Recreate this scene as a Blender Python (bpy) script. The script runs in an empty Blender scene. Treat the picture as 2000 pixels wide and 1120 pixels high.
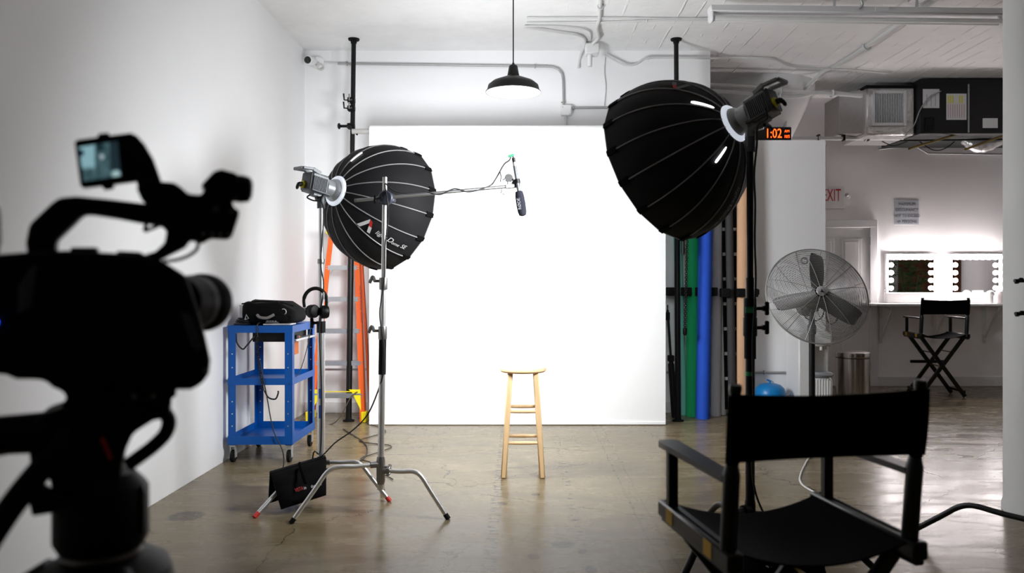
import bpy, bmesh, math, random
from mathutils import Vector, Matrix

# ------------------------------------------------------------------ camera, world, exposure
scene = bpy.context.scene
COL = scene.collection
CAM_H, FPX, CX, CY = 1.33, 1500.0, 1018.0, 551.0      # eye height, focal length (px of 2000), vanishing point
cam_data = bpy.data.cameras.new('camera')
cam_data.sensor_width = 36.0
cam_data.lens = 36.0 * FPX / 2000.0
cam_data.shift_x = (1000.0 - CX) / 2000.0
cam_data.shift_y = (CY - 560.0) / 2000.0
cam_data.clip_start = 0.05
cam_data.dof.use_dof = True
cam_data.dof.focus_distance = 5.4
cam_data.dof.aperture_fstop = 2.4
cam = bpy.data.objects.new('camera', cam_data)
cam.location = (0, 0, CAM_H)
cam.rotation_euler = (math.pi / 2, 0, 0)
COL.objects.link(cam)
scene.camera = cam

world = bpy.data.worlds.new('world')
world.use_nodes = True
world.node_tree.nodes['Background'].inputs[0].default_value = (0.6, 0.62, 0.66, 1)
world.node_tree.nodes['Background'].inputs[1].default_value = 0.02
scene.world = world

vs = scene.view_settings
vs.view_transform = 'Standard'
vs.look = 'None'
vs.gamma = 1.0
vs.use_curve_mapping = False
vs.exposure = 0.9

KEY_POWER = 22.0       # watts of the lamp inside the right dome
FILL_POWER = 40.0      # watts of the lamp inside the left dome
KEY_BEAM, FILL_BEAM = math.radians(121), math.radians(172)   # the right dome throws the tighter beam
BULB_POWER = 38.0      # vanity bulbs
PENDANT_POWER = 3.0

try:
    scene.cycles.max_bounces = 8
    scene.cycles.diffuse_bounces = 5
    scene.cycles.glossy_bounces = 3
    scene.cycles.transmission_bounces = 2
    scene.cycles.use_adaptive_sampling = True
    scene.cycles.adaptive_threshold = 0.05
    scene.cycles.sample_clamp_indirect = 8.0
    scene.cycles.use_denoising = True
except Exception:
    pass

RND = random.Random(7)


def W(px, py, d):
    """point seen at image position px,py (2000 x 1120) that stands d metres in front of the lens"""
    return Vector(((px - CX) / FPX * d, d, CAM_H - (py - CY) / FPX * d))


def V(*a):
    return Vector(a)


# ------------------------------------------------------------------ materials
MATS = {}


def srgb(c):
    out = []
    for v in c:
        v = v / 255.0
        out.append(v / 12.92 if v <= 0.04045 else ((v + 0.055) / 1.055) ** 2.4)
    return out


def mat(name, rgb, rough=0.5, metal=0.0, var=0.08, scale=25.0, bump=0.0, bscale=120.0, emit=0.0, emit_rgb=None,
        stretch=(1, 1, 1), coat=0.0, spec=0.5, trans=0.0):
    if name in MATS:
        return MATS[name]
    m = bpy.data.materials.new(name)
    m.use_nodes = True
    nt = m.node_tree
    b = nt.nodes['Principled BSDF']
    tc = nt.nodes.new('ShaderNodeTexCoord')
    mp = nt.nodes.new('ShaderNodeMapping')
    mp.inputs['Scale'].default_value = stretch
    nt.links.new(tc.outputs['Object'], mp.inputs[0])
    nz = nt.nodes.new('ShaderNodeTexNoise')
    nz.inputs['Scale'].default_value = scale
    nz.inputs['Detail'].default_value = 3.0
    nt.links.new(mp.outputs[0], nz.inputs['Vector'])
    lin = srgb(rgb)
    mx = nt.nodes.new('ShaderNodeMix')
    mx.data_type = 'RGBA'
    mx.inputs['A'].default_value = [max(0, v * (1 - var)) for v in lin] + [1]
    mx.inputs['B'].default_value = [min(1, v * (1 + var)) for v in lin] + [1]
    nt.links.new(nz.outputs['Fac'], mx.inputs['Factor'])
    nt.links.new(mx.outputs['Result'], b.inputs['Base Color'])
    b.inputs['Roughness'].default_value = rough
    b.inputs['Metallic'].default_value = metal
    b.inputs['Specular IOR Level'].default_value = spec
    b.inputs['Coat Weight'].default_value = coat
    if trans:
        b.inputs['Transmission Weight'].default_value = trans
    if bump:
        n2 = nt.nodes.new('ShaderNodeTexNoise')
        n2.inputs['Scale'].default_value = bscale
        n2.inputs['Detail'].default_value = 4.0
        nt.links.new(mp.outputs[0], n2.inputs['Vector'])
        bp = nt.nodes.new('ShaderNodeBump')
        bp.inputs['Strength'].default_value = bump
        bp.inputs['Distance'].default_value = 0.01
        nt.links.new(n2.outputs['Fac'], bp.inputs['Height'])
        nt.links.new(bp.outputs[0], b.inputs['Normal'])
    if emit:
        b.inputs['Emission Color'].default_value = srgb(emit_rgb or rgb) + [1]
        b.inputs['Emission Strength'].default_value = emit
    MATS[name] = m
    return m


def nd(nt, typ, **kw):
    n = nt.nodes.new(typ)
    for k, v in kw.items():
        if k in n.inputs:
            n.inputs[k].default_value = v
        else:
            setattr(n, k, v)
    return n


def mth(nt, op, a, b=None, clamp=False):
    n = nt.nodes.new('ShaderNodeMath')
    n.operation = op
    n.use_clamp = clamp
    for i, x in enumerate((a, b)):
        if x is None:
            continue
        if isinstance(x, (int, float)):
            n.inputs[i].default_value = x
        else:
            nt.links.new(x, n.inputs[i])
    return n.outputs[0]


def ramp(nt, fac, lo, hi):
    n = nt.nodes.new('ShaderNodeMapRange')
    n.clamp = True
    nt.links.new(fac, n.inputs['Value'])
    n.inputs['From Min'].default_value = lo
    n.inputs['From Max'].default_value = hi
    return n.outputs[0]


def mixc(nt, fac, a, b):
    n = nt.nodes.new('ShaderNodeMix')
    n.data_type = 'RGBA'
    if isinstance(fac, (int, float)):
        n.inputs['Factor'].default_value = fac
    else:
        nt.links.new(fac, n.inputs['Factor'])
    for key, x in (('A', a), ('B', b)):
        if isinstance(x, (list, tuple)):
            n.inputs[key].default_value = list(x) + ([1] if len(x) == 3 else [])
        else:
            nt.links.new(x, n.inputs[key])
    return n.outputs['Result']


def noise(nt, vec, scale, detail=4.0, rough=0.55, stretch=None, dist=0.0):
    if stretch:
        mp = nt.nodes.new('ShaderNodeMapping')
        mp.inputs['Scale'].default_value = stretch
        nt.links.new(vec, mp.inputs[0])
        vec = mp.outputs[0]
    n = nt.nodes.new('ShaderNodeTexNoise')
    n.inputs['Scale'].default_value = scale
    n.inputs['Detail'].default_value = detail
    n.inputs['Roughness'].default_value = rough
    n.inputs['Distortion'].default_value = dist
    nt.links.new(vec, n.inputs['Vector'])
    return n.outputs['Fac']


def floor_material():
    m = bpy.data.materials.new('polished_concrete')
    m.use_nodes = True
    nt = m.node_tree
    b = nt.nodes['Principled BSDF']
    tc = nt.nodes.new('ShaderNodeTexCoord')
    P = tc.outputs['Object']
    sep = nt.nodes.new('ShaderNodeSeparateXYZ')
    nt.links.new(P, sep.inputs[0])
    X, Y = sep.outputs['X'], sep.outputs['Y']
    big = noise(nt, P, 0.9, 5, 0.6)
    streak = noise(nt, P, 2.2, 5, 0.65, stretch=(0.7, 2.6, 1), dist=0.6)
    fine = noise(nt, P, 26.0, 4, 0.6)
    col = mixc(nt, ramp(nt, streak, 0.3, 0.7), srgb((100, 87, 63)), srgb((142, 129, 104)))
    col = mixc(nt, mth(nt, 'MULTIPLY', ramp(nt, big, 0.42, 0.62), 0.55), col, srgb((108, 94, 68)))
    col = mixc(nt, mth(nt, 'MULTIPLY', ramp(nt, fine, 0.35, 0.75), 0.18), col, srgb((98, 89, 71)))
    # ring-shaped and blotchy water stains
    st = noise(nt, P, 1.7, 3, 0.5, dist=1.4)
    ring = mth(nt, 'SUBTRACT', 1.0, ramp(nt, mth(nt, 'ABSOLUTE', mth(nt, 'SUBTRACT', st, 0.57)), 0.0, 0.012))
    col = mixc(nt, mth(nt, 'MULTIPLY', ring, 0.28), col, srgb((84, 73, 52)))
    # cracks
    wob = noise(nt, P, 3.0, 4, 0.6)
    mp = nt.nodes.new('ShaderNodeVectorMath')
    mp.operation = 'ADD'
    cmb = nt.nodes.new('ShaderNodeCombineXYZ')
    nt.links.new(mth(nt, 'MULTIPLY', wob, 0.5), cmb.inputs[0])
    nt.links.new(mth(nt, 'MULTIPLY', fine, 0.05), cmb.inputs[1])
    nt.links.new(P, mp.inputs[0])
    nt.links.new(cmb.outputs[0], mp.inputs[1])
    vo = nt.nodes.new('ShaderNodeTexVoronoi')
    vo.feature = 'DISTANCE_TO_EDGE'
    vo.inputs['Scale'].default_value = 0.62
    nt.links.new(mp.outputs[0], vo.inputs['Vector'])
    crack = mth(nt, 'SUBTRACT', 1.0, ramp(nt, vo.outputs['Distance'], 0.0008, 0.0032))
    crack = mth(nt, 'MULTIPLY', crack, ramp(nt, noise(nt, P, 1.3, 2), 0.44, 0.56))
    col = mixc(nt, mth(nt, 'MULTIPLY', crack, 0.75), col, srgb((42, 37, 30)))
    # two saw-cut lines running away from the lens
    for xc, amp in ((0.655, 0.5), (0.735, 0.42)):
        dx = mth(nt, 'ABSOLUTE', mth(nt, 'SUBTRACT', mth(nt, 'ADD', X, mth(nt, 'MULTIPLY', mth(nt, 'SUBTRACT', wob, 0.5), 0.05)), xc))
        ln = mth(nt, 'SUBTRACT', 1.0, ramp(nt, dx, 0.002, 0.006))
        col = mixc(nt, mth(nt, 'MULTIPLY', ln, amp), col, srgb((78, 71, 59)))
    # one long hairline crack running towards the lens on the left
    xk = mth(nt, 'ADD', mth(nt, 'ADD', X, mth(nt, 'MULTIPLY', Y, 0.05)), mth(nt, 'MULTIPLY', mth(nt, 'SUBTRACT', wob, 0.5), 0.22))
    hl = mth(nt, 'SUBTRACT', 1.0, ramp(nt, mth(nt, 'ABSOLUTE', mth(nt, 'ADD', xk, 1.035)), 0.0015, 0.005))
    hl = mth(nt, 'MULTIPLY', hl, mth(nt, 'SUBTRACT', 1.0, ramp(nt, Y, 4.12, 4.2)))
    col = mixc(nt, mth(nt, 'MULTIPLY', hl, 0.7), col, srgb((46, 40, 32)))
    # chipped, dark scuff marks in two dashed rows
    chip = noise(nt, P, 24.0, 3, 0.6, stretch=(0.6, 1.6, 1))
    for xc, w, th in ((-0.15, 0.04, 0.52), (0.30, 0.034, 0.56), (0.70, 0.07, 0.62)):
        dx = mth(nt, 'ABSOLUTE', mth(nt, 'SUBTRACT', X, xc))
        band = mth(nt, 'SUBTRACT', 1.0, ramp(nt, dx, w * 0.6, w))
        mk = mth(nt, 'MULTIPLY', band, ramp(nt, chip, th, th + 0.05))
        col = mixc(nt, mth(nt, 'MULTIPLY', mk, 0.8), col, srgb((54, 48, 40)))
    # oval oil spots
    for sx, sy, rx, ry in ((0.213, 3.888, 0.062, 0.05), (0.06, 3.714, 0.03, 0.045), (0.323, 3.55, 0.03, 0.05), (0.30, 3.78, 0.024, 0.03),
                           (-1.9, 4.36, 0.10, 0.10), (-0.11, 4.6, 0.03, 0.03), (0.09, 4.8, 0.03, 0.03)):
        ex = mth(nt, 'DIVIDE', mth(nt, 'SUBTRACT', X, sx), rx)
        ey = mth(nt, 'DIVIDE', mth(nt, 'SUBTRACT', Y, sy), ry)
        r2 = mth(nt, 'ADD', mth(nt, 'MULTIPLY', ex, ex), mth(nt, 'MULTIPLY', ey, ey))
        r2 = mth(nt, 'ADD', r2, mth(nt, 'MULTIPLY', mth(nt, 'SUBTRACT', fine, 0.5), 1.2))
        sp = mth(nt, 'SUBTRACT', 1.0, ramp(nt, r2, 0.75, 1.1))
        col = mixc(nt, mth(nt, 'MULTIPLY', sp, 0.72), col, srgb((64, 56, 47)))
    nt.links.new(col, b.inputs['Base Color'])
    rg = mth(nt, 'ADD', 0.19, mth(nt, 'MULTIPLY', ramp(nt, streak, 0.3, 0.75), 0.15))
    nt.links.new(rg, b.inputs['Roughness'])
    b.inputs['Specular IOR Level'].default_value = 0.2
    bp = nt.nodes.new('ShaderNodeBump')
    bp.inputs['Strength'].default_value = 0.12
    bp.inputs['Distance'].default_value = 0.02
    hh = mth(nt, 'SUBTRACT', mth(nt, 'ADD', mth(nt, 'MULTIPLY', streak, 0.8), mth(nt, 'MULTIPLY', fine, 0.12)), mth(nt, 'MULTIPLY', crack, 0.4))
    nt.links.new(hh, bp.inputs['Height'])
    nt.links.new(bp.outputs[0], b.inputs['Normal'])
    return m


def ceiling_material():
    m = bpy.data.materials.new('painted_board_formed_concrete')
    m.use_nodes = True
    nt = m.node_tree
    b = nt.nodes['Principled BSDF']
    tc = nt.nodes.new('ShaderNodeTexCoord')
    P = tc.outputs['Object']
    sep = nt.nodes.new('ShaderNodeSeparateXYZ')
    nt.links.new(P, sep.inputs[0])
    X = sep.outputs['X']
    wob = noise(nt, P, 2.0, 3, 0.5)
    xs = mth(nt, 'ADD', mth(nt, 'DIVIDE', X, 0.165), mth(nt, 'MULTIPLY', wob, 0.25))
    fr = mth(nt, 'ABSOLUTE', mth(nt, 'SUBTRACT', mth(nt, 'FRACT', xs), 0.5))
    line = mth(nt, 'SUBTRACT', 1.0, ramp(nt, fr, 0.03, 0.07))
    brk = ramp(nt, noise(nt, P, 1.6, 4, 0.7, stretch=(3.0, 1.0, 1)), 0.48, 0.6)
    right = ramp(nt, X, 0.3, 2.4)                  # bare formwork shows on the far side, smooth plaster near the left wall
    line = mth(nt, 'MULTIPLY', mth(nt, 'MULTIPLY', line, brk), right)
    n1 = noise(nt, P, 5.0, 5, 0.6)
    col = mixc(nt, ramp(nt, n1, 0.3, 0.7), srgb((240, 240, 240)), srgb((247, 247, 247)))
    col = mixc(nt, mth(nt, 'MULTIPLY', line, 0.5), col, srgb((252, 252, 252)))
    nt.links.new(col, b.inputs['Base Color'])
    b.inputs['Roughness'].default_value = 0.6
    bp = nt.nodes.new('ShaderNodeBump')
    bp.inputs['Strength'].default_value = 0.7
    bp.inputs['Distance'].default_value = 0.03
    nt.links.new(mth(nt, 'ADD', mth(nt, 'MULTIPLY', line, 0.7), mth(nt, 'MULTIPLY', n1, 0.3)), bp.inputs['Height'])
    nt.links.new(bp.outputs[0], b.inputs['Normal'])
    return m


M = dict(
    wall=mat('white_wall_paint', (244, 244, 245), 0.55, var=0.02, scale=3, bump=0.05, bscale=9),
    wallfar=mat('far_wall_paint', (249, 246, 247), 0.6, var=0.03, scale=3, bump=0.1, bscale=7),
    rear=mat('rear_wall_paint', (132, 130, 130), 0.8, var=0.05, scale=2),
    trimw=mat('white_trim_paint', (226, 225, 226), 0.4, var=0.02),
    paper=mat('white_seamless_paper', (248, 248, 248), 0.9, var=0.01, scale=2, spec=0.2),
    core=mat('grey_cardboard_core', (176, 174, 170), 0.6, var=0.08, scale=60),
    blk_metal=mat('black_powder_coat', (8, 8, 8), 0.45, var=0.2, spec=.3),
    blk_plast=mat('black_plastic', (4, 4, 5), 0.5, var=0.2, spec=.25),
    blk_rubber=mat('black_rubber', (8, 8, 8), 0.7, var=0.2, spec=.25),
    blk_fabric=mat('black_dome_fabric', (21, 20, 23), 0.75, var=0.15, scale=90, spec=.3),
    blk_canvas=mat('black_canvas', (3, 3, 3), 0.95, var=0.2, scale=200, spec=0.06),
    blk_nylon=mat('black_nylon', (9, 9, 10), 0.8, var=0.2, scale=150, bump=0.2, bscale=250, spec=0.12),
    blk_wood=mat('black_lacquered_wood', (5, 5, 5), 0.36, var=0.25, scale=30, stretch=(1, 1, 8)),
    piping=mat('grey_rib_piping', (142, 140, 142), 0.45, var=0.1),
    chrome=mat('brushed_chrome', (222, 221, 218), 0.34, 0.85, var=0.05),
    steel=mat('stainless_steel', (186, 182, 178), 0.2, 1.0, var=0.06, scale=6, stretch=(1, 1, 0.1)),
    alum=mat('aluminium', (206, 206, 208), 0.35, 0.9, var=0.06, scale=40),
    galv=mat('galvanised_conduit', (170, 170, 170), 0.45, 0.4, var=0.1),
    cond=mat('white_painted_conduit', (216, 216, 216), 0.5, var=0.05),
    boom=mat('boom_steel', (150, 150, 150), 0.32, 0.85, var=0.08),
    grey_cast=mat('slate_grey_cast_metal', (66, 70, 82), 0.45, 0.4, var=0.15),
    lampgrey=mat('lamp_body_grey', (128, 131, 134), 0.42, 0.3, var=0.08),
    lampdark=mat('lamp_fin_dark_grey', (76, 79, 82), 0.45, 0.3, var=0.1),
    yellow=mat('yellow_plastic', (205, 196, 20), 0.45, var=0.06),
    pine=mat('pale_birch_wood', (222, 188, 142), 0.45, var=0.12, scale=14, stretch=(6, 6, 0.8), bump=0.05, bscale=60),
    pinetop=mat('pale_birch_seat', (226, 194, 150), 0.45, var=0.12, scale=14, stretch=(0.8, 6, 1), bump=0.05, bscale=60),
    blue=mat('blue_cart_enamel', (2, 78, 156), 0.42, var=0.05, scale=10, spec=.3),
    orange=mat('orange_fibreglass', (238, 98, 22), 0.45, var=0.08, scale=60, stretch=(4, 4, 0.3)),
    ladyel=mat('yellow_ladder_plastic', (246, 222, 12), 0.45, var=0.05),
    red=mat('red_rubber_cap', (196, 40, 30), 0.5, var=0.1),
    redtxt=mat('red_print', (178, 34, 28), 0.6, var=0.05),
    white=mat('white_plastic', (232, 232, 232), 0.4, var=0.03),
    whitetxt=mat('white_print', (215, 215, 215), 0.6, var=0.03),
    greytxt=mat('grey_print', (110, 112, 118), 0.7, var=0.05),
    green_tape=mat('green_tape', (46, 150, 96), 0.6, var=0.08),
    blu_tape=mat('blue_print', (40, 70, 150), 0.6, var=0.08),
    tape_y=mat('yellow_tape', (196, 152, 24), 0.55, var=0.1),
    foil=mat('silver_foil', (236, 235, 234), 0.25, 0.6, var=0.12, scale=30, bump=1.0, bscale=24),
    gold=mat('brass_rod', (112, 92, 30), 0.4, 0.6, var=0.15),
    grille=mat('white_grille_enamel', (224, 224, 226), 0.45, var=0.03),
    tank=mat('blue_tank_paint', (14, 128, 200), 0.35, var=0.05),
    cable=mat('black_cable_rubber', (16, 16, 17), 0.55, var=0.15),
    cablew=mat('white_cable', (205, 204, 200), 0.55, var=0.05),
    cableb=mat('brown_floor_cable', (66, 58, 46), 0.6, var=0.1),
    guard=mat('fan_guard_wire', (150, 149, 148), 0.45, 0.4, var=0.1),
    blade=mat('dark_fan_blade', (26, 24, 25), 0.75, 0.0, var=0.12),
    enamel_in=mat('white_enamel', (244, 244, 244), 0.35, var=0.01),
    shade=mat('black_shade_enamel', (20, 20, 20), 0.5, var=0.1),
    clockb=mat('black_clock_plastic', (10, 9, 9), 0.25, var=0.1),
    digit=mat('orange_led_digits', (255, 96, 24), 0.5, emit=2.4, emit_rgb=(255, 70, 14)),
    bulb=mat('lit_vanity_bulb', (255, 246, 244), 0.4, emit=BULB_POWER, emit_rgb=(255, 246, 246)),
    pbulb=mat('lit_pendant_bulb', (255, 250, 244), 0.4, emit=PENDANT_POWER, emit_rgb=(255, 246, 236)),
    diff_key=mat('lit_key_diffuser', (250, 250, 250), 0.8, emit=3.0, emit_rgb=(248, 250, 255)),
    diff_fill=mat('lit_fill_diffuser', (250, 250, 250), 0.8, emit=3.0, emit_rgb=(248, 250, 255)),
    leak=mat('glowing_zip_strip', (255, 255, 255), 0.6, emit=2.2, emit_rgb=(248, 250, 255)),  # glowing strips stand in for lamp light escaping at the zips
    ringglow=mat('translucent_speed_ring', (214, 218, 222), 0.28, 0.1, var=0.05, emit=0.32, emit_rgb=(235, 242, 255)),  # weak glow stands in for lamp light shining through the ring
    mirror=mat('mirror_glass', (235, 233, 233), 0.02, 1.0, var=0.0),
    white_ped=mat('white_laminate', (236, 234, 234), 0.4, var=0.02),
    cardb=mat('orange_cardboard', (196, 104, 40), 0.7, var=0.1),
    papers=mat('printed_paper', (214, 214, 216), 0.8, var=0.03),
    paper_y=mat('yellow_highlight', (214, 208, 84), 0.8, var=0.05),
    paper_r=mat('pink_print', (176, 120, 124), 0.8, var=0.05),
    sign=mat('grey_sign_plate', (188, 192, 200), 0.6, var=0.03),
    signtxt=mat('grey_sign_print', (110, 112, 118), 0.7),
    exit_red=mat('exit_red', (186, 22, 26), 0.5, var=0.05),
    hvac=mat('black_unit_casing', (7, 7, 9), 0.6, var=0.15),
    led_blue=mat('blue_indicator', (30, 90, 255), 0.4, emit=4.0, emit_rgb=(20, 80, 255)),
    leaf=mat('dark_green_leaf', (52, 92, 44), 0.5, var=0.3, scale=8),
    curtain=mat('brown_curtain', (120, 74, 52), 0.8, var=0.15, scale=6),
    pot=mat('dark_pot', (50, 46, 44), 0.6),
    lens=mat('lens_glass', (8, 8, 10), 0.08, coat=0.5),
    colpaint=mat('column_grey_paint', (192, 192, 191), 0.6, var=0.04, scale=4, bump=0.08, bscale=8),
    knobsteel=mat('worn_steel_knob', (150, 148, 146), 0.35, 0.9, var=0.1),
)
for _k in ('digit', 'leak', 'ringglow', 'led_blue', 'diff_key', 'diff_fill', 'pbulb'):
    try:
        M[_k].cycles.emission_sampling = 'NONE'
    except Exception:
        pass
M['floor'] = floor_material()
M['ceiling'] = ceiling_material()


# ------------------------------------------------------------------ mesh builder
def perp(a):
    a = a.normalized()
    t = V(0, 0, 1) if abs(a.z) < 0.9 else V(1, 0, 0)
    u = a.cross(t).normalized()
    return u, a.cross(u).normalized()


def smooth_path(pts, k=6, closed=False):
    pts = [Vector(p) for p in pts]
    n = len(pts)
    out = []
    rng = range(n if closed else n - 1)
    for i in rng:
        p1, p2 = pts[i], pts[(i + 1) % n]
        p0 = pts[i - 1] if (i > 0 or closed) else p1 + (p1 - p2)
        p3 = pts[(i + 2) % n] if (i + 2 < n or closed) else p2 + (p2 - p1)
        for j in range(k):
            t = j / k
            out.append(0.5 * ((2 * p1) + (p2 - p0) * t + (2 * p0 - 5 * p1 + 4 * p2 - p3) * t * t + (3 * p1 - p0 - 3 * p2 + p3) * t ** 3))
    if not closed:
        out.append(pts[-1])
    return out


class MB:
    def __init__(self, xf=None):
        self.v, self.f, self.xf = [], [], xf

    def add(self, vs, fs):
        o = len(self.v)
        self.v += [Vector(p) for p in vs]
        self.f += [[i + o for i in f] for f in fs]
        return self

    def obox(self, c, ax, h, bev=0.0):
        c = Vector(c)
        ax = [Vector(a).normalized() for a in ax]
        bev = min(bev, min(h) * 0.9)
        vs, fs = [], []
        if bev <= 0:
            for sx in (-1, 1):
                for sy in (-1, 1):
                    for sz in (-1, 1):
                        vs.append(c + ax[0] * h[0] * sx + ax[1] * h[1] * sy + ax[2] * h[2] * sz)
            fs = [[0, 1, 3, 2], [4, 6, 7, 5], [0, 4, 5, 1], [2, 3, 7, 6], [0, 2, 6, 4], [1, 5, 7, 3]]
            return self.add(vs, fs)
        idx = {}
        for sx in (-1, 1):
            for sy in (-1, 1):
                for sz in (-1, 1):
                    s = (sx, sy, sz)
                    for k in range(3):
                        p = c.copy()
                        for a in range(3):
                            p += ax[a] * s[a] * (h[a] - (0 if a == k else bev))
                        idx[(s, k)] = len(vs)
                        vs.append(p)
        for k in range(3):
            a, b = [q for q in range(3) if q != k]
            for sk in (-1, 1):
                loop = []
                for sa, sb in ((-1, -1), (1, -1), (1, 1), (-1, 1)):
                    s = [0, 0, 0]
                    s[k], s[a], s[b] = sk, sa, sb
                    loop.append(idx[(tuple(s), k)])
                fs.append(loop)
            for sa in (-1, 1):
                for sb in (-1, 1):
                    s1, s2 = [0, 0, 0], [0, 0, 0]
                    s1[a] = s2[a] = sa
                    s1[b] = s2[b] = sb
                    s1[k], s2[k] = -1, 1
                    s1, s2 = tuple(s1), tuple(s2)
                    fs.append([idx[(s1, a)], idx[(s2, a)], idx[(s2, b)], idx[(s1, b)]])
        for sx in (-1, 1):
            for sy in (-1, 1):
                for sz in (-1, 1):
                    s = (sx, sy, sz)
                    fs.append([idx[(s, 0)], idx[(s, 1)], idx[(s, 2)]])
        return self.add(vs, fs)

    def box(self, x0, x1, y0, y1, z0, z1, bev=0.0):
        return self.obox(((x0 + x1) / 2, (y0 + y1) / 2, (z0 + z1) / 2), (V(1, 0, 0), V(0, 1, 0), V(0, 0, 1)),
                         (abs(x1 - x0) / 2, abs(y1 - y0) / 2, abs(z1 - z0) / 2), bev)

    def bar(self, p0, p1, w, h, up=V(0, 0, 1), bev=0.0):
        """rectangular bar from p0 to p1, w across, h along up"""
        p0, p1 = Vector(p0), Vector(p1)
        d = (p1 - p0)
        L = d.length
        d.normalize()
        s = d.cross(Vector(up))
        if s.length < 1e-4:
            s = d.cross(V(1, 0, 0))
        s.normalize()
        u = s.cross(d).normalized()
        return self.obox((p0 + p1) / 2, (d, s, u), (L / 2, w / 2, h / 2), bev)

    def cyl(self, p0, p1, r0, r1=None, n=16, cap=True):
        p0, p1 = Vector(p0), Vector(p1)
        r1 = r0 if r1 is None else r1
        a, b = perp(p1 - p0)
        vs = []
        for p, r in ((p0, r0), (p1, r1)):
            for i in range(n):
                t = 2 * math.pi * i / n
                vs.append(p + (a * math.cos(t) + b * math.sin(t)) * r)
        fs = [[i, (i + 1) % n, n + (i + 1) % n, n + i] for i in range(n)]
        if cap:
            fs += [list(range(n))[::-1], list(range(n, 2 * n))]
        return self.add(vs, fs)

    def tube(self, pts, r, n=8, closed=False, cap=True):
        pts = [Vector(p) for p in pts]
        m = len(pts)
        rs = r if isinstance(r, (list, tuple)) else [r] * m
        tans = []
        for i in range(m):
            p, q = pts[i - 1] if (i > 0 or closed) else pts[i], pts[(i + 1) % m] if (i + 1 < m or closed) else pts[i]
            t = q - p
            tans.append(t.normalized() if t.length > 1e-9 else V(0, 0, 1))
        a, b = perp(tans[0])
        vs = []
        for i in range(m):
            if i:
                a = a - tans[i] * a.dot(tans[i])
                a = a.normalized() if a.length > 1e-6 else perp(tans[i])[0]
            b = tans[i].cross(a)
            for j in range(n):
                t = 2 * math.pi * j / n
                vs.append(pts[i] + (a * math.cos(t) + b * math.sin(t)) * rs[i])
        fs = []
        for i in range(m if closed else m - 1):
            k = (i + 1) % m
            for j in range(n):
                fs.append([i * n + j, i * n + (j + 1) % n, k * n + (j + 1) % n, k * n + j])
        if not closed and cap:
            fs += [list(range(n))[::-1], list(range((m - 1) * n, m * n))]
        return self.add(vs, fs)

    def lathe(self, prof, o=(0, 0, 0), axis=(0, 0, 1), n=24, caps=True):
        o, axis = Vector(o), Vector(axis).normalized()
        a, b = perp(axis)
        vs, fs = [], []
        for r, h in prof:
            for i in range(n):
                t = 2 * math.pi * i / n
                vs.append(o + axis * h + (a * math.cos(t) + b * math.sin(t)) * max(r, 1e-4))
        for k in range(len(prof) - 1):
            for i in range(n):
                fs.append([k * n + i, k * n + (i + 1) % n, (k + 1) * n + (i + 1) % n, (k + 1) * n + i])
        if caps:
            fs += [list(range(n))[::-1], list(range((len(prof) - 1) * n, len(prof) * n))]
        return self.add(vs, fs)

    def prism(self, poly, vec):
        poly = [Vector(p) for p in poly]
        vec = Vector(vec)
        n = len(poly)
        vs = poly + [p + vec for p in poly]
        fs = [list(range(n))[::-1], list(range(n, 2 * n))] + [[i, (i + 1) % n, n + (i + 1) % n, n + i] for i in range(n)]
        return self.add(vs, fs)

    def sphere(self, c, r, nu=16, nv=10, ax=None):
        c = Vector(c)
        r = (r, r, r) if isinstance(r, (int, float)) else r
        ax = ax or (V(1, 0, 0), V(0, 1, 0), V(0, 0, 1))
        vs, fs = [], []
        for j in range(1, nv):
            p = math.pi * j / nv
            for i in range(nu):
                t = 2 * math.pi * i / nu
                vs.append(c + ax[0] * r[0] * math.sin(p) * math.cos(t) + ax[1] * r[1] * math.sin(p) * math.sin(t) + ax[2] * r[2] * math.cos(p))
        top, bot = len(vs), len(vs) + 1
        vs += [c + ax[2] * r[2], c - ax[2] * r[2]]
        for j in range(nv - 2):
            for i in range(nu):
                fs.append([j * nu + i, (j + 1) * nu + i, (j + 1) * nu + (i + 1) % nu, j * nu + (i + 1) % nu])
        for i in range(nu):
            fs.append([top, i, (i + 1) % nu])
            fs.append([bot, (nv - 2) * nu + (i + 1) % nu, (nv - 2) * nu + i])
        return self.add(vs, fs)

    def torus(self, c, axis, R, r, n=24, k=8, arc=(0, 2 * math.pi)):
        a, b = perp(Vector(axis))
        c = Vector(c)
        full = abs(arc[1] - arc[0] - 2 * math.pi) < 1e-6
        m = n if full else n + 1
        pts = [c + (a * math.cos(arc[0] + (arc[1] - arc[0]) * i / n) + b * math.sin(arc[0] + (arc[1] - arc[0]) * i / n)) * R for i in range(m)]
        return self.tube(pts, r, k, closed=full)

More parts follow.
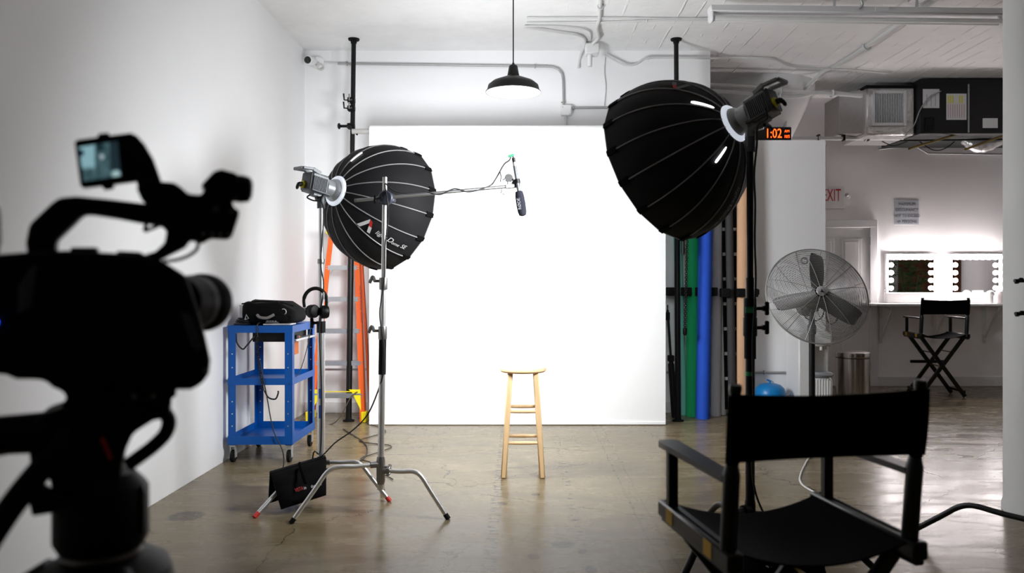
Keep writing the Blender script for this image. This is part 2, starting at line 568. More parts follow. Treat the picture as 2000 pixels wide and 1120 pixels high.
    def grid(self, P, nu, nv, thick=0.0):
        """P(u,v)->point on a sheet; optional thickness along the sheet normal"""
        pts = [[Vector(P(i / nu, j / nv)) for j in range(nv + 1)] for i in range(nu + 1)]
        vs = [p for row in pts for p in row]
        idx = lambda i, j: i * (nv + 1) + j
        fs = [[idx(i, j), idx(i + 1, j), idx(i + 1, j + 1), idx(i, j + 1)] for i in range(nu) for j in range(nv)]
        if thick:
            N = len(vs)
            nrm = []
            for i in range(nu + 1):
                for j in range(nv + 1):
                    du = pts[min(i + 1, nu)][j] - pts[max(i - 1, 0)][j]
                    dv = pts[i][min(j + 1, nv)] - pts[i][max(j - 1, 0)]
                    nrm.append(du.cross(dv).normalized())
            vs = vs + [p - q * thick for p, q in zip(vs, nrm)]
            fs2 = [[k + N for k in f[::-1]] for f in fs]
            edge = [idx(i, 0) for i in range(nu + 1)] + [idx(nu, j) for j in range(1, nv + 1)] + \
                   [idx(i, nv) for i in range(nu - 1, -1, -1)] + [idx(0, j) for j in range(nv - 1, 0, -1)]
            fs = fs + fs2
            for q in range(len(edge)):
                a, b = edge[q], edge[(q + 1) % len(edge)]
                fs.append([a, b, b + N, a + N])
        return self.add(vs, fs)

    def mesh(self, name, org=None, smooth=True, angle=38):
        vs = self.v
        if self.xf is not None:
            vs = [self.xf @ p for p in vs]
        if org is not None:
            vs = [p - org for p in vs]
        me = bpy.data.meshes.new(name)
        me.from_pydata([tuple(p) for p in vs], [], self.f)
        bm = bmesh.new()
        bm.from_mesh(me)
        bmesh.ops.recalc_face_normals(bm, faces=bm.faces)
        bm.to_mesh(me)
        bm.free()
        if smooth:
            me.polygons.foreach_set('use_smooth', [True] * len(me.polygons))
            me.set_sharp_from_angle(angle=math.radians(angle))
        me.update()
        return me

    def build(self, name, material, parent=None, smooth=True, local=False, angle=38):
        """link as one mesh object; world-space points are taken relative to the (unrotated) parent Empty chain"""
        org = V(0, 0, 0)
        if parent is not None and not local:
            p = parent
            while p is not None:
                org = org + Vector(p.location)
                p = p.parent
        me = self.mesh(name, org if not local else None, smooth, angle)
        me.materials.append(M[material] if isinstance(material, str) else material)
        o = bpy.data.objects.new(name, me)
        COL.objects.link(o)
        o.parent = parent
        return o

    def single(self, name, material, label, cat, group=None, smooth=True, angle=38):
        """a thing of one mesh: origin at the bottom centre of its box"""
        vs = self.v if self.xf is None else [self.xf @ p for p in self.v]
        lo = [min(p[i] for p in vs) for i in range(3)]
        hi = [max(p[i] for p in vs) for i in range(3)]
        org = V((lo[0] + hi[0]) / 2, (lo[1] + hi[1]) / 2, lo[2])
        me = self.mesh(name, org, smooth, angle)
        me.materials.append(M[material] if isinstance(material, str) else material)
        o = bpy.data.objects.new(name, me)
        o.location = org
        COL.objects.link(o)
        tag(o, label, cat, group)
        return o


def tag(o, label, cat, group=None, kind=None):
    o['label'] = label
    o['category'] = cat
    if group:
        o['group'] = group
    if kind:
        o['kind'] = kind
    return o


def thing(name, label, cat, loc=(0, 0, 0), group=None, rot=None):
    o = bpy.data.objects.new(name, None)
    o.empty_display_size = 0.1
    o.location = loc
    if rot is not None:
        o.rotation_euler = rot.to_euler()
    COL.objects.link(o)
    return tag(o, label, cat, group)


def struct(name, mb, material, label, cat, parent=None, smooth=False):
    o = mb.build(name, material, parent, smooth)
    if parent is None:
        tag(o, label, cat, kind='structure')
    return o


def copy_child(o, parent, mtx=None):
    c = o.copy()
    COL.objects.link(c)
    c.parent = parent
    if mtx is not None:
        c.matrix_basis = mtx
    return c


def text_verts(s, size=1.0, depth=0.0, align='CENTER', shear=0.0):
    cu = bpy.data.curves.new('lettering', 'FONT')
    cu.body = s
    cu.size = size
    cu.extrude = depth
    cu.align_x = align
    cu.align_y = 'CENTER'
    cu.shear = shear
    cu.resolution_u = 3
    ob = bpy.data.objects.new('lettering', cu)
    COL.objects.link(ob)
    dg = bpy.context.evaluated_depsgraph_get()
    me = bpy.data.meshes.new_from_object(ob.evaluated_get(dg))
    vs = [v.co.copy() for v in me.vertices]
    fs = [list(p.vertices) for p in me.polygons]
    bpy.data.objects.remove(ob)
    bpy.data.curves.remove(cu)
    bpy.data.meshes.remove(me)
    return vs, fs


def lettering(name, s, size, origin, ux, uy, material, parent=None, depth=0.0008, shear=0.0, stretch=1.0, align='CENTER', local=False):
    """flat text with its baseline along ux and height along uy"""
    vs, fs = text_verts(s, size, depth, align, shear)
    ux, uy, origin = Vector(ux).normalized(), Vector(uy).normalized(), Vector(origin)
    un = ux.cross(uy)
    mb = MB().add([origin + ux * p.x * stretch + uy * p.y + un * p.z for p in vs], fs)
    return mb.build(name, material, parent, smooth=False, local=local)

# ------------------------------------------------------------------ the room
XL, XR, YB, YF, YR, ZC = -2.20, 9.0, 7.80, 9.80, -5.0, 3.68
struct('floor', MB().box(XL - .15, XR + .15, YR - .15, YF + .15, -0.12, 0.0), 'floor', 'polished stained concrete studio floor with cracks', 'floor')
struct('ceiling', MB().box(XL - .15, XR + .15, YR - .15, YF + .15, ZC, ZC + 0.15), 'ceiling', 'white painted concrete ceiling with formwork lines', 'ceiling')
struct('wall_left', MB().box(XL - .15, XL, YR, YB + .15, 0, ZC), 'wall', 'long plain white studio wall on the left', 'wall')
struct('wall_back', MB().box(XL, 1.92, YB, YB + .15, 0, ZC), 'wall', 'white back wall behind the paper backdrop', 'wall')
struct('wall_partition', MB().box(1.92, 3.09, YB, YB + .12, 0, 2.77), 'wall', 'lower white partition wall beside the fan', 'wall')
struct('wall_far', MB().box(XL - .15, XR + .15, YF, YF + .15, 0, ZC), 'wallfar', 'far wall of the make-up area', 'wall')
struct('wall_right', MB().box(XR, XR + .15, YR, YF, 0, ZC), 'wallfar', 'right hand wall seen in the mirrors', 'wall')
struct('wall_rear', MB().box(XL - .15, XR + .15, YR - .15, YR, 0, ZC), 'rear', 'dark wall behind the camera position', 'wall')

# baseboard_far + door
bb = MB().box(4.53, XR, YF - .018, YF, 0, 0.125, 0.004)
struct('baseboard_far', bb, 'trimw', 'white baseboard along the far wall', 'baseboard')
bl = MB().box(1.36, 3.09, YB - .014, YB, 0, 0.11, 0.003)
struct('baseboard_partition', bl, 'trimw', 'white baseboard below the paper rolls', 'baseboard')
bl = MB().box(XL, -1.4, YB - .014, YB, 0, 0.11, 0.003)
struct('baseboard_back', bl, 'trimw', 'white baseboard behind the orange ladder', 'baseboard')

door = tag(bpy.data.objects.new('door_1', None), 'white panelled door beside the make-up mirrors', 'door', kind='structure')
door.location = (4.05, YF, 0)
COL.objects.link(door)
leaf = MB().box(3.62, 4.43, YF - .03, YF - .002, 0.005, 2.02, 0.003).build('door_leaf', 'trimw', door, False)
for (x0, x1, z0, z1) in ((3.72, 3.98, 1.15, 1.88), (4.07, 4.33, 1.15, 1.88), (3.72, 3.98, 0.2, 1.0), (4.07, 4.33, 0.2, 1.0)):
    p = MB()
    p.box(x0, x1, YF - .036, YF - .03, z0, z1, 0.004)
    p.box(x0 + .04, x1 - .04, YF - .042, YF - .036, z0 + .04, z1 - .04, 0.004)
    p.build('door_panel', 'trimw', leaf, False)
MB().box(4.43, 4.53, YF - .045, YF, 0, 2.10, 0.006).build('door_jamb', 'trimw', door, False)
MB().box(3.52, 3.62, YF - .045, YF, 0, 2.10, 0.006).build('door_jamb', 'trimw', door, False)
MB().box(3.52, 4.53, YF - .046, YF, 2.02, 2.12, 0.006).build('door_head', 'trimw', door, False)
for z in (0.25, 1.05, 1.85):
    MB().cyl((4.432, YF - .05, z - .05), (4.432, YF - .05, z + .05), .008, n=8).build('hinge', 'galv', leaf)
MB().sphere((3.69, YF - .08, 1.0), .028, 12, 8).cyl((3.69, YF - .03, 1.0), (3.69, YF - .08, 1.0), .012, n=10).build('door_knob', 'chrome', leaf)


def round_column(name, x, y, r, label, cap_r=0.62, cap_z=2.86, paint='wall'):
    t = thing(name, label, 'column', (x, y, 0))
    t['kind'] = 'structure'
    prof = [(r * 1.03, 0.0), (r * 1.03, 0.03), (r, 0.06)] + [(r - 0.00 * i, 0.06 + i * 0.5) for i in range(1, 6)] + [(r, cap_z)]
    MB().lathe(prof, (x, y, 0), n=48).build('column_shaft', paint, t)
    MB().lathe([(r + .005, cap_z), (r + .02, cap_z + .02), (cap_r, ZC - .08), (cap_r, ZC)], (x, y, 0), n=48).build('capital', 'wall', t)
    return t


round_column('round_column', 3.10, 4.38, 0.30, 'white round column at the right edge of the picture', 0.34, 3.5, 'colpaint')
round_column('round_column', 2.90, 9.25, 0.24, 'white column with flared top rising behind the partition', 0.60)
round_column('round_column', 7.55, 6.85, 0.26, 'column reflected in the mirror by the wall corner', 0.5)


# conduits -----------------------------------------------------------
def conduit(pts, r, material, label, clips=(), group=None, cat='conduit', k=0, name='conduit'):
    t = thing(name, label, cat, pts[0], group)
    MB().tube(smooth_path(pts, k) if k else pts, r, 10).build('pipe', material, t)
    for c, up in clips:
        c = Vector(c)
        MB().torus(c, up, r * 1.5, r * .45, 12, 6).build('pipe_clip', material, t)
    return t


def bend(p, q, r_, s=5):
    """quarter bend helper: points from p towards corner q then on"""
    return p


yc = YB - .022
corner = [W(660, 124, yc), W(1066, 129.5, yc), W(1080, 130.5, yc), W(1091, 135, yc), W(1098, 144, yc), W(1100, 156, yc), W(1101, 205, yc)]
conduit(corner, 0.0125, 'galv', 'grey conduit running along the top of the back wall and bending down',
        [(W(678, 124, yc), V(1, 0, 0)), (W(1045, 129.2, yc), V(1, 0, 0)), (W(1100, 200, yc), V(0, 0, 1))])
conduit([W(1117, 211, yc), W(1400, 209, yc)], 0.0125, 'galv', 'grey conduit running right from the wall junction box behind the large dome',
        [(W(1120, 211, yc), V(1, 0, 0))])
jb = thing('junction_box', 'white square junction box on the back wall', 'junction box', W(1106, 226, YB - .03))
MB().obox(W(1106, 216, YB - .03), (V(1, 0, 0), V(0, 1, 0), V(0, 0, 1)), (.053, .03, .053), .006).build('box_body', 'white', jb)
MB().obox(W(1106, 216, YB - .062), (V(1, 0, 0), V(0, 1, 0), V(0, 0, 1)), (.047, .003, .047), .002).build('cover_plate', 'white', jb)
for sx, sz in ((-.035, .035), (.035, -.035)):
    c = W(1106, 216, YB - .066) + V(sx, 0, sz)
    MB().cyl(c, c + V(0, -.003, 0), .005, n=8).build('screw', 'galv', jb)
conduit([W(1105, 226, YB - .012), W(1107, 300, YB - .012)], .014, 'cond', 'white painted pipe running down behind the backdrop roll')

# ceiling junction box with its conduits
cb = thing('ceiling_box', 'white box hung under the ceiling above the conduit bend', 'junction box', W(1156, 108, 7.50))
c0 = W(1156, 98, 7.50)
MB().obox(c0, (V(1, 0, 0), V(0, 1, 0), V(0, 0, 1)), (.066, .07, .05), .008).build('box_body', 'white', cb)
MB().cyl(c0 + V(-.02, 0, -.05), c0 + V(-.02, 0, -.16), .024, .022, n=12).build('pull_cap', 'white', cb)
MB().cyl(c0 + V(-.045, 0, .05), V(c0.x - .045, c0.y, ZC), .014, n=8).cyl(c0 + V(.03, 0, .05), V(c0.x + .03, c0.y, ZC), .014, n=8).build('hanger', 'galv', cb)
zc = ZC - .016
conduit([V(.05, 6.92, zc), V(.7, 6.90, zc), V(1.02, 6.87, zc), V(1.25, 6.84, zc), V(1.7, 6.83, zc), V(4.2, 6.80, zc)], .010, 'cond',
        'thin ceiling conduit crossing from the pendant to the tube light', [((.7, 6.9, zc), V(1, 0, 0)), ((1.12, 6.855, zc), V(1, 0, 0)), ((2.1, 6.82, zc), V(1, 0, 0))])
conduit([V(.05, 6.78, zc), V(.9, 6.78, zc), V(1.2, 6.80, zc), V(2.0, 6.80, zc)], .008, 'cond', 'thinner cable lying beside the ceiling conduit right of the pendant cord')
conduit([V(.60, 5.2, zc), V(.655, 6.3, zc), V(.69, 6.75, zc), V(.69, 7.0, zc - .01), V(.73, 7.25, zc - .02), V(.69, 7.42, zc - .03)], .017, 'cond',
        'white conduit coming over the ceiling down to the hanging box', [((.67, 6.5, zc), V(0, 1, 0))], k=5)
conduit([V(.03, 7.02, zc), V(.35, 7.16, zc), V(.55, 7.26, zc), V(.62, 7.45, zc), V(.60, YB - .02, 3.62), V(.58, YB - .02, 3.50)], .014, 'cond',
        'white pipe slanting over the ceiling left of the hanging box', k=5)
conduit([V(.03, 7.0, zc), V(.4, 7.02, zc), V(.62, 7.12, zc), V(.67, 7.4, zc)], .008, 'cond', 'thin white wire curving over the ceiling above the slanted pipe', k=5)
conduit([W(1181, 108, 7.74), W(1200, 118, 7.74), W(1224, 128, 7.74), W(1245, 124, 7.74), W(1264, 114, 7.74), W(1330, 113, 7.75), W(1388, 114, 7.75), V(2.15, 7.95, 3.655),
         V(2.6, 8.0, 3.655), V(2.95, 8.3, 3.655), V(3.6, 8.4, 3.655), V(4.1, 8.55, 3.655)], .011, 'cond',
        'white cable sagging along the top of the back wall and over the ceiling', [(W(1266, 114, 7.74), V(1, 0, 0))], k=5, cat='cable', name='ceiling_cable')
conduit([W(1182, 110, YB - .01), W(1180, 140, YB - .01), W(1183, 170, YB - .01), W(1180, 206, YB - .01)], .006, 'cond', 'thin white wire hanging down the back wall beside the ceiling box',
        k=5, cat='cable', name='wall_wire')
conduit([V(3.42, 5.6, zc), V(3.42, 7.0, zc), V(3.42, 8.0, zc), V(3.36, 8.55, zc), V(3.18, 8.9, 3.45), V(3.06, 8.9, 3.2), V(3.05, 8.92, 2.7)], .024, 'cond',
        'thick white conduit running away over the ceiling to the flared column', [((3.42, 7.6, zc), V(0, 1, 0)), ((3.42, 6.6, zc), V(0, 1, 0))], k=4)
for i, (dz, dy, lab) in enumerate(((0.0, 0.0, 'upper white pipe of the bundle hung in front of the far column'), (-.06, .03, 'lower white pipe of the bundle hung in front of the far column'))):
    conduit([V(1.4, 8.5 + dy, 3.52 + dz), V(2.3, 8.52 + dy, 3.51 + dz), V(3.0, 8.6 + dy, 3.47 + dz), V(3.4, 8.62 + dy, 3.45 - dz * .3), V(3.86, 8.7 + dy, 3.44)], .022, 'cond', lab,
            [((2.9, 8.59 + dy, 3.475 + dz), V(1, 0, 0)), ((3.5, 8.63 + dy, 3.45), V(1, 0, 0))], k=5)

# security camera ----------------------------------------------------
sc0 = W(604, 118, 7.62)
s = thing('security_camera', 'small white security camera with black lens in the upper left corner', 'camera', W(618, 122, YB))
ax = V(-.18, -1, -.16).normalized()
MB().lathe([(.03, -.12), (.042, -.1), (.045, -.02), (.046, .03), (.040, .034)], sc0, ax, 20).build('camera_body', 'white', s)
MB().lathe([(.036, .030), (.034, .042), (.02, .048)], sc0, ax, 20).build('lens', 'lens', s)
MB().cyl(W(622, 122, YB - .05), W(622, 122, YB), .055, .06, n=20).build('mount_base', 'white', s)
MB().tube(smooth_path([sc0 - ax * .06, sc0 - ax * .05 + V(.03, .02, -.05), W(620, 129, YB - .08), W(622, 122, YB - .05)], 5), .014, 8).build('mount_arm', 'cond', s)
MB().torus(W(626, 131, YB - .05), V(.5, -1, 0), .03, .008, 16, 6).build('cable_loop', 'cablew', s)
MB().tube([W(628, 122, YB - .03), W(660, 124, yc)], .010, 8).build('pigtail', 'cond', s)

# ------------------------------------------------------------------ pendant lamp
pc = W(1002.5, 181, 5.40)
p = thing('pendant_lamp', 'black enamel barn pendant lamp hanging over the stool', 'lamp', pc)
R_ = .190
outer = [(R_ + .004, 0.0), (R_ + .004, .006), (R_ - .004, .012), (R_ - .014, .05), (R_ - .045, .075), (R_ - .09, .093), (.062, .108), (.044, .116), (.040, .13), (.030, .185), (.026, .19)]
MB().lathe(outer, pc, n=48, caps=False).lathe([(.026, .19), (.012, .197), (.006, .21)], pc, n=24).build('shade', 'shade', p)
inner = [(R_ + .002, .001), (R_ - .008, .012), (R_ - .018, .048), (R_ - .048, .071), (R_ - .09, .088), (.06, .102), (.03, .11)]
MB().lathe(inner, pc, n=48, caps=False).build('shade_lining', 'enamel_in', p)
MB().lathe([(.012, .12), (.02, .10), (.03, .075), (.028, .055), (.015, .045), (.001, .043)], pc, n=20).build('bulb', 'pbulb', p)
MB().cyl(pc + V(0, 0, .205), V(pc.x, pc.y, ZC - .02), .0042, n=8).build('cord', 'blk_rubber', p)
MB().lathe([(.055, 0), (.05, .015), (.02, .02)], V(pc.x, pc.y, ZC - .02), n=20).build('canopy', 'blk_metal', p)

# ------------------------------------------------------------------ fluorescent fixture
fa, fb = W(1385, 24, 6.27), W(1962, 31, 6.37)
f = thing('tube_light', 'long white fluorescent tube light, switched off, under the ceiling', 'light', (fa + fb) / 2 + V(0, 0, -.08))
d = (fb - fa).normalized()
MB().bar(fa + V(0, 0, .02), fb + V(0, 0, .02), .11, .055, bev=.008).build('housing', 'grille', f)
for q, sgn in ((fa, 1), (fb, -1)):
    MB().bar(q + V(0, 0, -.02), q + d * sgn * .035 + V(0, 0, -.02), .10, .13, bev=.015).build('end_cap', 'grille', f)
for off in (-.028, .028):
    MB().cyl(fa + d * .04 + V(0, off, -.055), fb - d * .04 + V(0, off, -.055), .019, n=14).build('glass_tube', 'white', f)
for t_ in (.42, .70):
    q = fa.lerp(fb, t_)
    MB().cyl(q + V(0, 0, .04), V(q.x, q.y, ZC), .012, n=8).box(q.x - .06, q.x + .06, q.y - .04, q.y + .04, ZC - .03, ZC, .006).build('hanger', 'grille', f)
q = fa.lerp(fb, .42)
MB().tube(smooth_path([V(q.x, q.y, ZC - .02), q + V(.1, -.08, .1), q + V(.17, -.08, .10), q + V(.20, -.07, .05), q + V(.18, -.06, .02)], 6), .009, 8).build('power_whip', 'galv', f)
MB().box(q.x + .31, q.x + .42, q.y - .058, q.y - .052, q.z + .0, q.z + .04, .002).build('access_plate', 'grille', f)

# ------------------------------------------------------------------ air handler at the far ceiling
hx0, hx1 = W(1797, 0, 8.8).x, 7.2
h = thing('air_handler', 'black ceiling air handler cabinet with papers taped to it', 'air conditioner', ((hx0 + hx1) / 2, 8.8, 3.02))
MB().box(hx0, hx1, 8.80, 9.75, W(0, 261, 8.8).z, ZC - .02, .006).build('cabinet', 'hvac', h)
MB().box(W(1890, 0, 8.8).x, W(1892, 0, 8.8).x, 8.785, 8.80, W(0, 259, 8.8).z, W(0, 165, 8.8).z).build('seam_strip', 'galv', h)
MB().box(W(1806, 0, 8.8).x, W(1822, 0, 8.8).x, 8.78, 8.80, W(0, 255, 8.8).z, W(0, 230, 8.8).z, .004).build('access_hatch', 'blk_plast', h)
for i, (x0, y0, x1, y1, rot) in enumerate(((1803, 174, 1835, 211, 0), (1849, 183, 1888, 234, 0), (1920, 231, 1949, 250, 2))):
    a, b_ = W(x0, y1, 8.79), W(x1, y0, 8.79)
    sh = MB().box(a.x, b_.x, 8.792, 8.798, a.z, b_.z).build('taped_paper', 'papers', h, False)
    if i == 1:
        for k in range(8):
            xx = a.x + .012 + k * .026
            MB().box(xx, xx + .016, 8.7905, 8.792, b_.z - .11 if k in (0, 1, 2, 5, 6) else b_.z - .1, b_.z - .02).build('print_bar', 'paper_y' if k in (0, 1, 2, 5, 6) else 'papers', sh, False)
            MB().box(xx + .004, xx + .009, 8.7905, 8.792, a.z + .02, b_.z - .12).build('print_rule', 'paper_r', sh, False)
    if i == 0:
        for k in range(3):
            xx = a.x + .04 + k * .05
            MB().box(xx, xx + .004, 8.7905, 8.792, a.z + .02, b_.z - .06).build('print_rule', 'greytxt', sh, False)

du = thing('foil_duct', 'silver foil wrapped duct with a white louvred grille', 'duct', W(1720, 262, 8.95))
MB().box(W(1692, 0, 8.9).x, hx0 - .005, 8.9, 9.6, W(0, 264, 8.9).z, ZC - .06, .02).build('duct_box', 'foil', du)
lx0, lx1 = W(1643, 0, 9.1).x, W(1693, 0, 9.0).x
MB().prism([V(lx0, 9.15, 3.10), V(lx1, 8.96, 3.06), V(lx1, 8.96, 3.60), V(lx0, 9.15, 3.56)], V(0, .45, 0)).build('duct_branch', mat('dull_duct_wrap', (172, 168, 166), .5, .5, var=.1, scale=20, bump=.5, bscale=22), du)
MB().box(W(1690, 0, 8.88).x, hx0 - .02, 8.86, 9.3, W(0, 172, 8.88).z, W(0, 167, 8.88).z, .004).build('black_tape_edge', 'blk_rubber', du)
gx0, gx1, gz0, gz1 = W(1703, 0, 8.88).x, W(1770, 0, 8.88).x, W(0, 246, 8.88).z, W(0, 177, 8.88).z
fr = MB()
for a_ in ((gx0, gx0 + .035, gz0, gz1), (gx1 - .035, gx1, gz0, gz1), (gx0 + .035, gx1 - .035, gz0, gz0 + .035), (gx0 + .035, gx1 - .035, gz1 - .035, gz1)):
    fr.box(a_[0], a_[1], 8.868, 8.9, a_[2], a_[3], .004)
g = fr.build('grille_frame', 'grille', du)
MB().box(gx0 + .03, gx1 - .03, 8.893, 8.897, gz0 + .03, gz1 - .03).build('grille_back', 'blk_plast', du)
n = 16
for k in range(n):
    xx = gx0 + .05 + (gx1 - gx0 - .10) * k / (n - 1)
    MB().obox((xx, 8.882, (gz0 + gz1) / 2), (V(1, .12, 0), V(-.12, 1, 0), V(0, 0, 1)), (.0024, .009, (gz1 - gz0) / 2 - .036)).build('louvre', 'grille', g, False)

# pipes, rods and wires under it
conduit([V(3.15, 9.2, 3.05), V(4.6, 9.2, 3.05), V(5.2, 9.15, 3.06), V(7.0, 9.1, 3.10)], .022, 'cond', 'long white pipe hung below the foil duct with black clips',
        [((3.56, 9.2, 3.05), V(1, 0, 0)), ((4.12, 9.2, 3.05), V(1, 0, 0))])
for x in (3.56, 3.86, 4.15, 4.72):
    MB().box(x - .014, x + .014, 9.17, 9.235, 3.02, 3.095, .004).single('pipe_clamp', 'blk_plast', {3.56: 'black clamp on the ceiling pipe nearest the clock', 3.86: 'black clamp on the ceiling pipe left of the duct',
        4.15: 'black clamp on the ceiling pipe below the foil duct', 4.72: 'black clamp on the ceiling pipe beside the air handler'}[x], 'clamp', 'clamps on the ceiling pipe')
conduit([V(4.72, 9.0, 3.06), V(5.1, 9.0, 3.075), V(5.6, 9.0, 3.085), V(7.0, 9.0, 3.17)], .020, 'cond', 'white pipe rising under the black air handler')
conduit([V(4.45, 9.02, 2.99), V(7.0, 9.02, 3.02)], .010, 'blk_rubber', 'thin black pipe under the white pipes')
conduit([W(1775, 291, 8.7), W(1870, 262, 8.9)], .013, 'gold', 'slanted brass rod left below the air handler', cat='rod', name='brass_rod')
conduit([W(1885, 292, 8.6), W(1975, 260, 8.8)], .013, 'gold', 'slanted brass rod right below the air handler', cat='rod', name='brass_rod')
du2 = thing('flexible_duct', 'short foil flexible duct sagging under the air handler', 'duct', W(1915, 294, 9.2))
pts = smooth_path([W(1882, 272, 9.25), W(1905, 284, 9.2), W(1930, 282, 9.2), W(1962, 270, 9.2)], 6)
MB().tube(pts, [.05 + .035 * math.sin(math.pi * i / (len(pts) - 1)) + .006 * math.sin(i * 2.1) for i in range(len(pts))], 16).build('duct_sleeve', 'foil', du2)
conduit([V(4.55, YF - .02, 3.02), W(1785, 284, 9.77), W(1812, 300, 9.77), W(1965, 302, 9.77), W(1969, 305, 9.77), W(1969, 420, 9.77)], .011, 'galv', 'grey conduit dropping across the far wall below the rods')
conduit([W(1720, 275, 9.3), W(1745, 285, 9.3), W(1768, 278, 9.3), W(1790, 274, 9.3), W(1815, 290, 9.3), W(1832, 294, 9.3), W(1850, 288, 9.3), W(1866, 275, 9.3)], .006, 'blk_rubber',
        'black wire looping below the ceiling pipes', k=6, cat='cable', name='loose_wire')
conduit([W(1838, 178, 8.75), W(1815, 190, 8.75), W(1797, 215, 8.78), W(1785, 245, 8.8), W(1768, 265, 8.8)], .006, 'galv', 'thin wire drooping across the corner of the foil duct', k=6, cat='cable', name='loose_wire')
conduit([W(1616, 281, 9.77), W(1613, 288, 9.77), W(1613.5, 367, 9.77)], .012, 'cond', 'white pipe dropping to the exit sign on the far wall')

# exit sign, notice, emergency device
ex = thing('exit_sign', 'white exit sign with red letters on the far wall', 'sign', W(1627, 401, YF - .02))
a, b_ = W(1596, 407, YF - .03), W(1650, 364, YF - .03)
MB().box(a.x, b_.x, YF - .03, YF, a.z, b_.z, .006).build('sign_plate', 'trimw', ex)
lettering('letters', 'EXIT', .222, W(1624.5, 382.5, YF - .034), (1, 0, 0), (0, 0, 1), 'exit_red', ex, stretch=.52)
em = thing('wall_sensor', 'small round sensor beside the exit sign', 'sensor', W(1655, 390, YF))
MB().cyl(W(1655, 384, YF - .03), W(1655, 384, YF), .03, .035, n=16).build('base', 'white', em)
MB().sphere(W(1654, 381, YF - .05), .025, 12, 8).build('eye', 'galv', em)
no = thing('notice', 'grey maximum occupancy notice on the far wall above the mirrors', 'sign', W(1771, 439, YF - .01))
a, b_ = W(1748, 439, YF - .012), W(1795, 391, YF - .012)
MB().box(a.x, b_.x, YF - .004, YF - .0005, a.z, b_.z, .001).build('plate', 'sign', no)
for k, s_ in enumerate(('MAXIMUM', 'OCCUPANCY', 'NOT TO EXCEED', '49 PERSONS')):
    lettering('letters', s_, .052, W(1771.5, 399.5 + k * 11.3, YF - .0048), (1, 0, 0), (0, 0, 1), 'signtxt', no, stretch=.9 if k != 2 else .8)

# clock on the partition
ck = thing('digital_clock', 'black digital wall clock with orange figures on top of the partition', 'clock', W(1512, 275, 7.84))
a, b_ = W(1470, 275, 7.80), W(1546, 248, 7.80)
MB().box(a.x, b_.x, 7.80, 7.86, 2.771, b_.z, .006).build('clock_case', 'clockb', ck)
lettering('digits', '1:02', .135, W(1511, 261.5, 7.797), (1, 0, 0), (0, 0, 1), 'digit', ck, stretch=.74)
lettering('digits', 'AM', .036, W(1537, 256.5, 7.797), (1, 0, 0), (0, 0, 1), 'digit', ck)
lettering('digits', '10/5', .042, W(1537, 267, 7.797), (1, 0, 0), (0, 0, 1), 'digit', ck, stretch=.8)

# ------------------------------------------------------------------ backdrop and its poles
BY = 7.13
bx0, bx1, bz1 = W(721, 0, BY).x, W(1300, 0, BY).x, W(0, 243, BY).z
bd = thing('paper_backdrop', 'wide white seamless paper backdrop hanging to the floor', 'backdrop', ((bx0 + bx1) / 2, BY, 0))
rr = .055
MB().lathe([(rr, bx0), (rr, bx1)], (0, BY + rr, bz1 - rr), (1, 0, 0), 32).build('paper_roll', 'paper', bd)


def sheet(u, v):
    x = bx0 + (bx1 - bx0) * u
    z = .018 + (bz1 - rr - .018) * v
    return V(x, BY + .006 * math.sin(u * 3.0 + v) * (1 - v), z)


MB().grid(sheet, 24, 16, .0015).build('paper_sheet', 'paper', bd)
MB().box(bx0, bx1, BY - .012, BY + .012, .004, .028, .004).build('hem_bar', 'paper', bd)
MB().cyl((bx0 - .17, BY + rr, bz1 - rr), (bx1 + .15, BY + rr, bz1 - rr), .024, n=20).build('core_tube', 'core', bd)


def autopole(name, top, bot, label):
    top, bot = Vector(top), Vector(bot)
    t = thing(name, label, 'pole', bot)
    a = (top - bot).normalized()
    L = (top - bot).length
    MB().lathe([(.055, 0), (.055, .012), (.03, .02), (.028, .045)], bot, a, 20).build('floor_pad', 'blk_rubber', t)
    MB().lathe([(.028, L - .045), (.03, L - .02), (.052, L - .014), (.055, L)], bot, a, 20).build('ceiling_pad', 'blk_rubber', t)
    MB().cyl(bot + a * .03, bot + a * (L * .62), .028, n=20).build('lower_tube', 'blk_metal', t)
    MB().cyl(bot + a * (L * .55), bot + a * (L - .03), .0225, n=20).build('upper_tube', 'blk_metal', t)
    MB().cyl(bot + a * (L * .61), bot + a * (L * .645), .034, n=20).build('collar', 'blk_plast', t)
    return t, a


pt, pb = W(691, 78, 7.42), W(681, 824, 7.33)
pt.z, pb.z = ZC, 0.0
lp, la = autopole('autopole', pt, pb, 'black floor to ceiling pole holding the left end of the backdrop')
for zy, kind in ((196, 0), (212, 1), (247, 2)):
    q = pb.lerp(pt, (W(0, zy, 7.38).z) / ZC)
    mb = MB().obox(q + V(-.01, -.02, 0), (V(1, 0, 0), V(0, 1, 0), V(0, 0, 1)), (.035, .03, .028), .008)
    mb.build('clamp', 'blk_plast', lp)
    if kind == 2:
        MB().cyl(q + V(-.03, -.03, 0), q + V(-.12, -.03, 0), .013, n=10).lathe([(.028, 0), (.03, .012), (.02, .02)], q + V(-.115, -.03, 0), (-1, 0, 0), 10).build('clamp_knob', 'blk_plast', lp)
        MB().tube([q + V(0, -.02, -.02), q + V(0, -.2, -.03), V(bx0 - .12, BY + .055, bz1 - rr - .03), V(bx0 - .12, BY + .055, bz1 - rr)], .010, 8).build('roll_hook', 'blk_metal', lp)
    else:
        MB().tube([q + V(-.03, -.03, 0), q + V(-.075, -.04, .0), q + V(-.08, -.045, .06)], .008, 8).build('lever', 'blk_metal', lp)
        MB().tube([q + V(.0, -.05, 0), q + V(-.02, -.07, -.01), q + V(-.02, -.075, .05)], .007, 8).build('hook', 'knobsteel', lp)
pt2, pb2 = V(1.497, 7.42, ZC), V(1.497, 7.33, 0)
